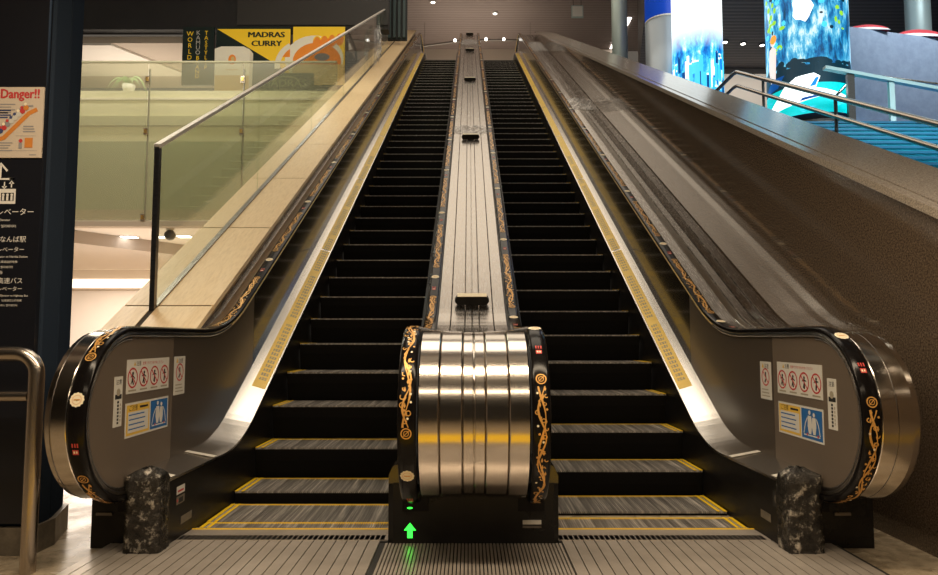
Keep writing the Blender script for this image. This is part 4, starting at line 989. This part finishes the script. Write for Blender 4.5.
# ------------------------------------------------------------------ left black column with boards, barrier rail
col = empty('black_column', 'tall glossy black column with a steel-blue side, at the left edge', 'column', (-2.5, 3.34, 0))
def BC(mb, name, lab=None):
    o = mb.build(name, col, lab); o.location = -col.location; return o
m = MB(); m.prism([(-3.1, 3.36), (-2.137, 3.36), (-2.130, 3.37), (-2.130, 3.49), (-2.140, 3.495), (-2.143, 3.505), (-2.136, 3.512), (-2.16, 3.58), (-2.21, 3.72), (-2.245, 3.80), (-3.1, 3.80)], 'z', 0.12, 6.0, 'column_blue'); BC(m, 'shaft')
m = MB(); m.box(-3.1, -2.145, 3.33, 3.36, 0.14, 6.0, 'sign_board'); BC(m, 'front_board', 'matt black front board')
m = MB(); m.prism([(-3.1, 3.335), (-2.115, 3.335), (-2.115, 3.52), (-2.22, 3.81), (-3.1, 3.81)], 'z', -0.012, 0.12, 'plinth'); BC(m, 'plinth', 'scuffed stone plinth')
# white guide lettering
m = MB(); F = Flat(m, (-2.145, 3.33, 0), (1, 0, 0), (0, 0, 1), (0, -1, 0)); WP = 'white_print'
F.line([(-0.135, 1.815), (-0.205, 1.815), (-0.205, 1.885)], 0.011, WP); F.line([(-0.235, 1.855), (-0.205, 1.893), (-0.172, 1.855)], 0.011, WP); F.line([(-0.16, 1.815), (-0.135, 1.815)], 0.011, WP)
F.rect(-0.205, 1.690, -0.125, 1.765, WP); F.rect(-0.197, 1.705, -0.133, 1.745, 'sign_board', 0.002)
for j in range(3): F.disc(-0.185 + j * 0.021, 1.735, 0.007, WP, 0.003, 8); F.rect(-0.191 + j * 0.021, 1.706, -0.180 + j * 0.021, 1.728, WP, 0.003)
for j, s_ in ((0, -1), (1, 1)):
    F.line([(-0.183 + j * 0.035, 1.772), (-0.183 + j * 0.035, 1.80)], 0.006, WP); F.poly([(-0.197 + j * 0.035, 1.785 + 0.006 * s_), (-0.169 + j * 0.035, 1.785 + 0.006 * s_), (-0.183 + j * 0.035, 1.785 + 0.022 * s_)], WP)
def rtext(t, xr, z, size, sx=1.0): F.text(t, xr, z + 0.004, size * 0.70, WP, align='RIGHT', sx=sx * 0.98)
rtext('エレベーター', -0.028, 1.632, 0.055); rtext('Elevator', -0.145, 1.60, 0.024); rtext('电梯 엘리베이터', -0.115, 1.568, 0.024)
rtext('なんば駅', -0.062, 1.497, 0.048); rtext('エレベーター', -0.068, 1.448, 0.040); rtext('Elevator to Namba Station', -0.050, 1.418, 0.022); rtext('往难波站的电梯', -0.10, 1.392, 0.020); rtext('난바역 엘리베이터', -0.12, 1.366, 0.020)
rtext('南海', -0.17, 1.338, 0.026); rtext('高速バス', -0.068, 1.292, 0.046); rtext('エレベーター', -0.070, 1.255, 0.036); rtext('Elevator to Highway Bus', -0.040, 1.226, 0.020); rtext('往高速巴士的电梯', -0.07, 1.202, 0.018); rtext('고속버스 엘리베이터', -0.09, 1.178, 0.018)
BC(m, 'guide_lettering', 'white lift directions in Japanese')
po = MB(); po.box(-2.52, -2.148, 3.322, 3.3295, 1.921, 2.280, 'poster_paper')
F = Flat(po, (-2.148, 3.322, 1.921), (1, 0, 0), (0, 0, 1), (0, -1, 0))
[F.text('Danger!!', -0.016 + dx, 0.303 + dy, 0.066, 'label_red', 0.001 + 0.0001 * i, 'RIGHT', sx=0.86) for i, (dx, dy) in enumerate(((0, 0), (-0.003, 0.0015), (-0.0015, -0.0015), (-0.0045, 0)))]
F.line([(-0.30, 0.085), (-0.235, 0.085), (-0.19, 0.10), (-0.07, 0.225), (-0.03, 0.245)], 0.022, 'poster_orange', 0.0012)
F.line([(-0.29, 0.115), (-0.24, 0.12), (-0.10, 0.262), (-0.05, 0.262)], 0.008, 'poster_grey', 0.0014)
rnd = random.Random(2)
for k in range(9):
    t = k / 8; u = -0.225 + 0.14 * t; v = 0.118 + 0.135 * t; c = rnd.choice(['poster_navy', 'label_red', 'poster_grey', 'poster_orange', 'label_white'])
    F.disc(u, v, 0.014, c, 0.0016 + 0.0001 * k, 8); F.disc(u - 0.004, v + 0.018, 0.008, rnd.choice(['poster_navy', 'label_red', 'cream']), 0.0018 + 0.0001 * k, 8)
for j in range(4): F.rect(-0.33, 0.268 - j * 0.014, -0.14 - 0.02 * (j % 2), 0.273 - j * 0.014, 'poster_grey', 0.0011)
for j in range(4): F.rect(-0.33, 0.236 - j * 0.012, -0.16 - 0.015 * (j % 2), 0.243 - j * 0.012, 'poster_navy', 0.0011)
for j in range(3): F.rect(-0.095, 0.155 - j * 0.013, -0.045 + 0.005 * j, 0.161 - j * 0.013, 'poster_grey', 0.0011)
for j in range(4): F.rect(-0.34, 0.082 - j * 0.013 - 0.01, -0.145 - 0.01 * (j % 3), 0.087 - j * 0.013 - 0.01, 'poster_grey', 0.0011)
F.rect(-0.085, 0.050, -0.045, 0.100, 'poster_orange', 0.0012); F.disc(-0.105, 0.085, 0.010, 'label_red', 0.0013, 10); F.rect(-0.114, 0.045, -0.097, 0.076, 'poster_grey', 0.0013)
F.rect(-0.06, 0.012, -0.025, 0.016, 'poster_grey', 0.0011); F.line([(-0.34, 0.035), (-0.02, 0.035)], 0.001, 'poster_grey'); F.line([(-0.13, 0.11), (-0.03, 0.11)], 0.001, 'poster_grey')
tag(po.build('danger_poster'), 'cream poster headed Danger!! showing an orange escalator, on the black column', 'poster')

br = empty('barrier_rail', 'brushed steel tube barrier rail with two horizontal bars, at the lower left edge', 'railing', (-1.98, 3.1, 0))
m = MB(); rr = 0.033; top = 0.955; pts = [(0, 0, -0.012), (0, 0, top - 0.09)] + [(-0.09 + 0.09 * math.cos(a), 0, top - 0.09 + 0.09 * math.sin(a)) for a in [PI / 2 * k / 8 for k in range(1, 9)]] + [(-0.9, 0, top)]
m.tube(pts, rr, 'pipe_steel', 16); m.build('post', br)
m = MB(); m.tube([(-0.9, 0, 0.765), (-0.03, 0, 0.765)], 0.024, 'pipe_steel', 12); m.build('lower_bar', br)

# ------------------------------------------------------------------ columns and screens on the right
def column(name, label, x, y, r, parts, z0=LZ, cat='column'):
    root = empty(name, label, cat, (x, y, z0))
    for (pn, za, zb, mm, rr, lab) in parts:
        m = MB(); m.lathe([(0, za), (r * rr, za), (r * rr, zb), (0, zb)], (0, 0, 0), mm, 48)
        o = m.build(pn, root, lab); o.location = (0, 0, 0)
    return root
column('support_column', 'slim pale green round column left of the blue and silver column', 3.86, 17.0, 0.20, [('shaft', 0, 8.29, 'column_green', 1, None), ('collar', 0, 0.3, 'column_silver', 1.08, None)])
column('support_column', 'round column, blue above and silver below, left of the bright city screen', 4.62, 15.6, 0.46, [('shaft', 0, 3.80, 'column_silver', 1, 'silver lower shaft'), ('blue_band', 3.82, 8.29, 'blue_panel', 1.005, 'deep blue upper band'), ('collar', 3.78, 3.82, 'plastic_white', 1.01, None)])
column('support_column', 'slim pale green round column behind the curved blue wall at the right edge', 10.0, 14.7, 0.25, [('shaft', 0, 8.29, 'column_green', 1, None), ('collar', 0, 0.3, 'column_silver', 1.08, None)])
vc1 = column('video_column', 'round column wrapped in a bright screen showing a blue city under white sky', 5.02, 14.6, 0.535, [('core', 0, 8.29, 'rail_black', 0.96, None), ('collar', 0, 0.25, 'dark_steel', 1.04, None)])
m = MB(); m.lathe([(0.535, 0.8), (0.535, 6.5)], (0, 0, 0), 'screen_city', 48); o = m.build('screen', vc1, 'glowing city picture'); 
for v in o.data.vertices: v.co.z += LZ
o.location.z = -LZ
m = MB(); b1 = math.atan2(-14.6, -0.022 - 5.02)
def cyl1(u, v, h): a = b1 + u / 0.535; return Vector(((0.535 + h) * math.cos(a), (0.535 + h) * math.sin(a), v))
F = Flat(m, (0, 0, 0), (1, 0, 0), (0, 1, 0), (0, 0, 1), mapf=cyl1); F.sub = 0.06; rnd = random.Random(21)
for k in range(70):
    u = rnd.uniform(-0.75, 0.75); top = 2.62 - 0.9 * rnd.random() ** 1.3 - 0.3 * (k / 70); w = rnd.uniform(0.02, 0.055); hh = 0.003 + k * 1e-4
    F.rect(u - w, top - rnd.uniform(0.25, 0.7), u + w, top, rnd.choice(['scr_cyan', 'scr_blue', 'scr_cyan', 'scr_white', 'scr_navy']), hh)
    F.rect(u - w, top - 0.04, u + w * 0.6, top, rnd.choice(['scr_white', 'scr_cyan']), hh + 5e-5)
m.build('picture_details', vc1, 'blue, cyan and white towers in the picture')
VX, VY, VR = 6.42, 12.6, 0.72
vc2 = column('video_column', 'round column wrapped in a screen showing waterfalls, a white manta ray and green leaves', VX, VY, VR, [('core', 0, 8.29, 'rail_black', 0.96, None), ('collar', 0, 0.28, 'dark_steel', 1.02, None)])
m = MB(); m.lathe([(VR, 0.40), (VR, 5.5)], (0, 0, 0), 'screen_falls', 48); m.build('screen', vc2, 'glowing waterfall picture')
m = MB()
base = math.atan2(-VY, -0.022 - VX)
def cyl(u, v, h):      # u across the side towards the viewer (metres of arc), v height
    a = base + u / VR; return Vector(((VR + h) * math.cos(a), (VR + h) * math.sin(a), v))
F = Flat(m, (0, 0, 0), (1, 0, 0), (0, 1, 0), (0, 0, 1), mapf=cyl); F.sub = 0.07
def strip(u0, u1, v0, v1, mm, h, n=18):
    for k in range(n):
        a = u0 + (u1 - u0) * k / n; b = u0 + (u1 - u0) * (k + 1) / n; F.rect(a, v0, b, v1, mm, h)
UU = VR * 1.5
strip(-UU, UU, 0.40, 0.95, 'scr_teal', 0.004); strip(-UU, UU, 0.95, 1.30, 'scr_dark', 0.004)
rnd = random.Random(8)
for k in range(26):     # dark rocks and ripples
    F.disc(rnd.uniform(-0.9, 1.0), 1.28 + rnd.uniform(-0.03, 0.14), rnd.uniform(0.06, 0.18), 'scr_dark', 0.0042 + k * 1e-4, 9, ry=rnd.uniform(0.03, 0.09))
for k in range(30): u = rnd.uniform(-1, 1); v = rnd.uniform(0.42, 0.92); F.disc(u, v, rnd.uniform(0.03, 0.10), rnd.choice(['scr_cyan', 'scr_teal', 'scr_cyan']), 0.0045 + k * 1e-4, 8, ry=0.008)
F.poly([(-0.62, 0.55), (-0.15, 0.62), (0.25, 0.70), (0.62, 0.66), (0.70, 0.72), (0.30, 0.82), (0.12, 0.86), (0.20, 1.06), (0.10, 1.13), (-0.20, 1.10), (-0.42, 0.96), (-0.30, 0.86), (-0.55, 0.80), (-0.80, 0.62)], 'scr_white', 0.009)
F.poly([(-0.15, 0.64), (0.25, 0.70), (0.6, 0.68), (0.3, 0.74), (-0.1, 0.70)], 'scr_navy', 0.010); F.poly([(0.02, 0.88), (0.12, 1.04), (0.18, 1.05), (0.12, 0.90)], 'scr_blue', 0.010)
F.poly([(-0.74, 1.15), (-0.60, 1.15), (-0.56, 1.75), (-0.64, 1.85), (-0.76, 1.80), (-0.80, 1.45)], 'scr_skin', 0.009); F.disc(-0.64, 1.92, 0.075, 'scr_skin', 0.010, 12); F.disc(-0.63, 1.97, 0.085, 'scr_orange', 0.011, 12)
F.poly([(-0.95, 0.95), (-0.55, 1.0), (-0.40, 1.2), (-0.6, 1.2), (-0.8, 1.12)], 'scr_navy', 0.0085)
for k in range(110):
    if k % 2: u = rnd.gauss(0.50, 0.18); v = rnd.uniform(1.95, 3.6)
    else: u = rnd.gauss(-0.68, 0.10) + (0.1 if v > 2.2 else 0); v = rnd.uniform(1.62, 3.4)
    F.disc(u, v, rnd.uniform(0.025, 0.07), rnd.choice(['scr_green', 'scr_green', 'scr_cyan', 'scr_dark']), 0.006 + k * 2e-5, 7, ry=rnd.uniform(0.02, 0.06))
F.disc(-0.05, 2.38, 0.17, 'scr_white', 0.0055, 14, ry=0.26, lobes=5, la=0.12)
m.build('picture_details', vc2, 'white manta ray, figure, leaves and pool in the picture')

# stair railing and landing railing
sr = empty('stair_handrail', 'steel double-pipe stair railing rising across the blue-lit stairs beyond the granite parapet', 'railing', (4.5, 7, 2.5))
def BS(mb, name, root, lab=None):
    o = mb.build(name, root, lab); o.location = -root.location; return o
def rz(y): return 0.508 * y - 0.183
for (off, nm, r) in ((0.0, 'top_pipe', 0.033), (-0.24, 'lower_pipe', 0.028)):
    ye = 11.2; yb = 12.9; m = MB(); m.tube([(4.5, 3.6, rz(3.6) + off), (4.5, ye - 0.1, rz(ye - 0.1) + off), (4.5, ye, rz(ye) + off + 0.0), (4.5, ye + 0.15, rz(ye) + off + 0.02), (4.5, yb, rz(ye) + off + 0.02)], r, 'pipe_steel', 12); BS(m, nm, sr)
for y in (4.2, 6.2, 8.2, 10.2, 12.5):
    zt = rz(min(y, 11.2)); zb = LZ if y > 11.2 else 0.508 * y - 1.04 - 0.16; m = MB(); m.tube([(4.5, y, zb), (4.5, y, zt)], 0.022, 'rail_black', 8); BS(m, 'post', sr)
lr = empty('landing_railing', 'flat pale metal rail on posts in front of the curved blue wall', 'railing', (7, 11.4, LZ))
YR = 11.45
def px3(px, py, Y):
    b = (287.5 - py) / 680; a = (px - 469) / 680; c, s = math.cos(math.radians(4.2)), math.sin(math.radians(4.2)); t = Y / (c - b * s)
    return Vector((-0.022 + a * t, Y, 1.03 + (s + b * c) * t))
m = MB(); p, q = Vector((6.12, YR, 5.68)), Vector((8.6, YR, 5.20)); d = (q - p).normalized(); m.obox((p + q) / 2, d, Vector((0, 1, 0)), d.cross(Vector((0, 1, 0))), (q - p).length / 2, 0.05, 0.028, 'column_green'); BS(m, 'flat_rail', lr)
m = MB(); m.tube([(6.42, YR + 0.3, 5.24), (6.82, YR + 0.3, 5.66), (6.90, YR + 0.3, 5.69), (8.7, YR + 0.3, 5.45)], 0.025, 'pipe_steel', 8); BS(m, 'rear_pipe', lr)
for (x, mm, w) in ((6.56, 'dark_steel', 0.06), (7.26, 'column_green', 0.045)):
    m = MB(); z = 5.68 - (x - 6.12) * 0.1935 - 0.03; m.box(x - w, x + w, YR - 0.03, YR + 0.03, LZ, z, mm); BS(m, 'post', lr)
for i, (px, y) in enumerate(((725, 18.6), (743, 18.7), (762, 18.8))):
    p = px3(px, 40, y); m = MB(); m.lathe([(0, -0.02), (0.06, -0.02), (0.07, 0.05), (0, 0.05)], (p.x, y, 9.33), 'lamp_white', 12); m.lathe([(0.07, -0.01), (0.10, -0.01), (0.10, 0.03)], (p.x, y, 9.33), 'rail_black', 12)
    tag(m.build('spotlight'), ['leftmost', 'middle', 'rightmost'][i] + ' of three white spotlights in the dark ceiling between the screen columns', 'lamp', 'spotlights in the dark ceiling')

# yellow tactile paving in front of the landing plates
for i, x in enumerate((-1.35, -1.05, -0.75, -0.45, 0.45, 0.75, 1.05, 1.35)): pass
m = MB()
for ix in range(14):
    x = -2.1 + 0.3 * ix
    for yr in (1.44, 1.74): m.box(x + 0.002, x + 0.298, yr + 0.002, yr + 0.298, -0.012, 0.001, 'yellow_paint')
    for a in range(5):
        for b in range(10): m.lathe([(0.012, 0.001), (0.009, 0.005), (0.0, 0.005)], (x + 0.03 + a * 0.06, 1.47 + b * 0.06, 0.0), 'yellow_paint', 6)
struct(m, 'floor_tactile', 'yellow tactile paving strip in front of the escalator plates', 'floor')
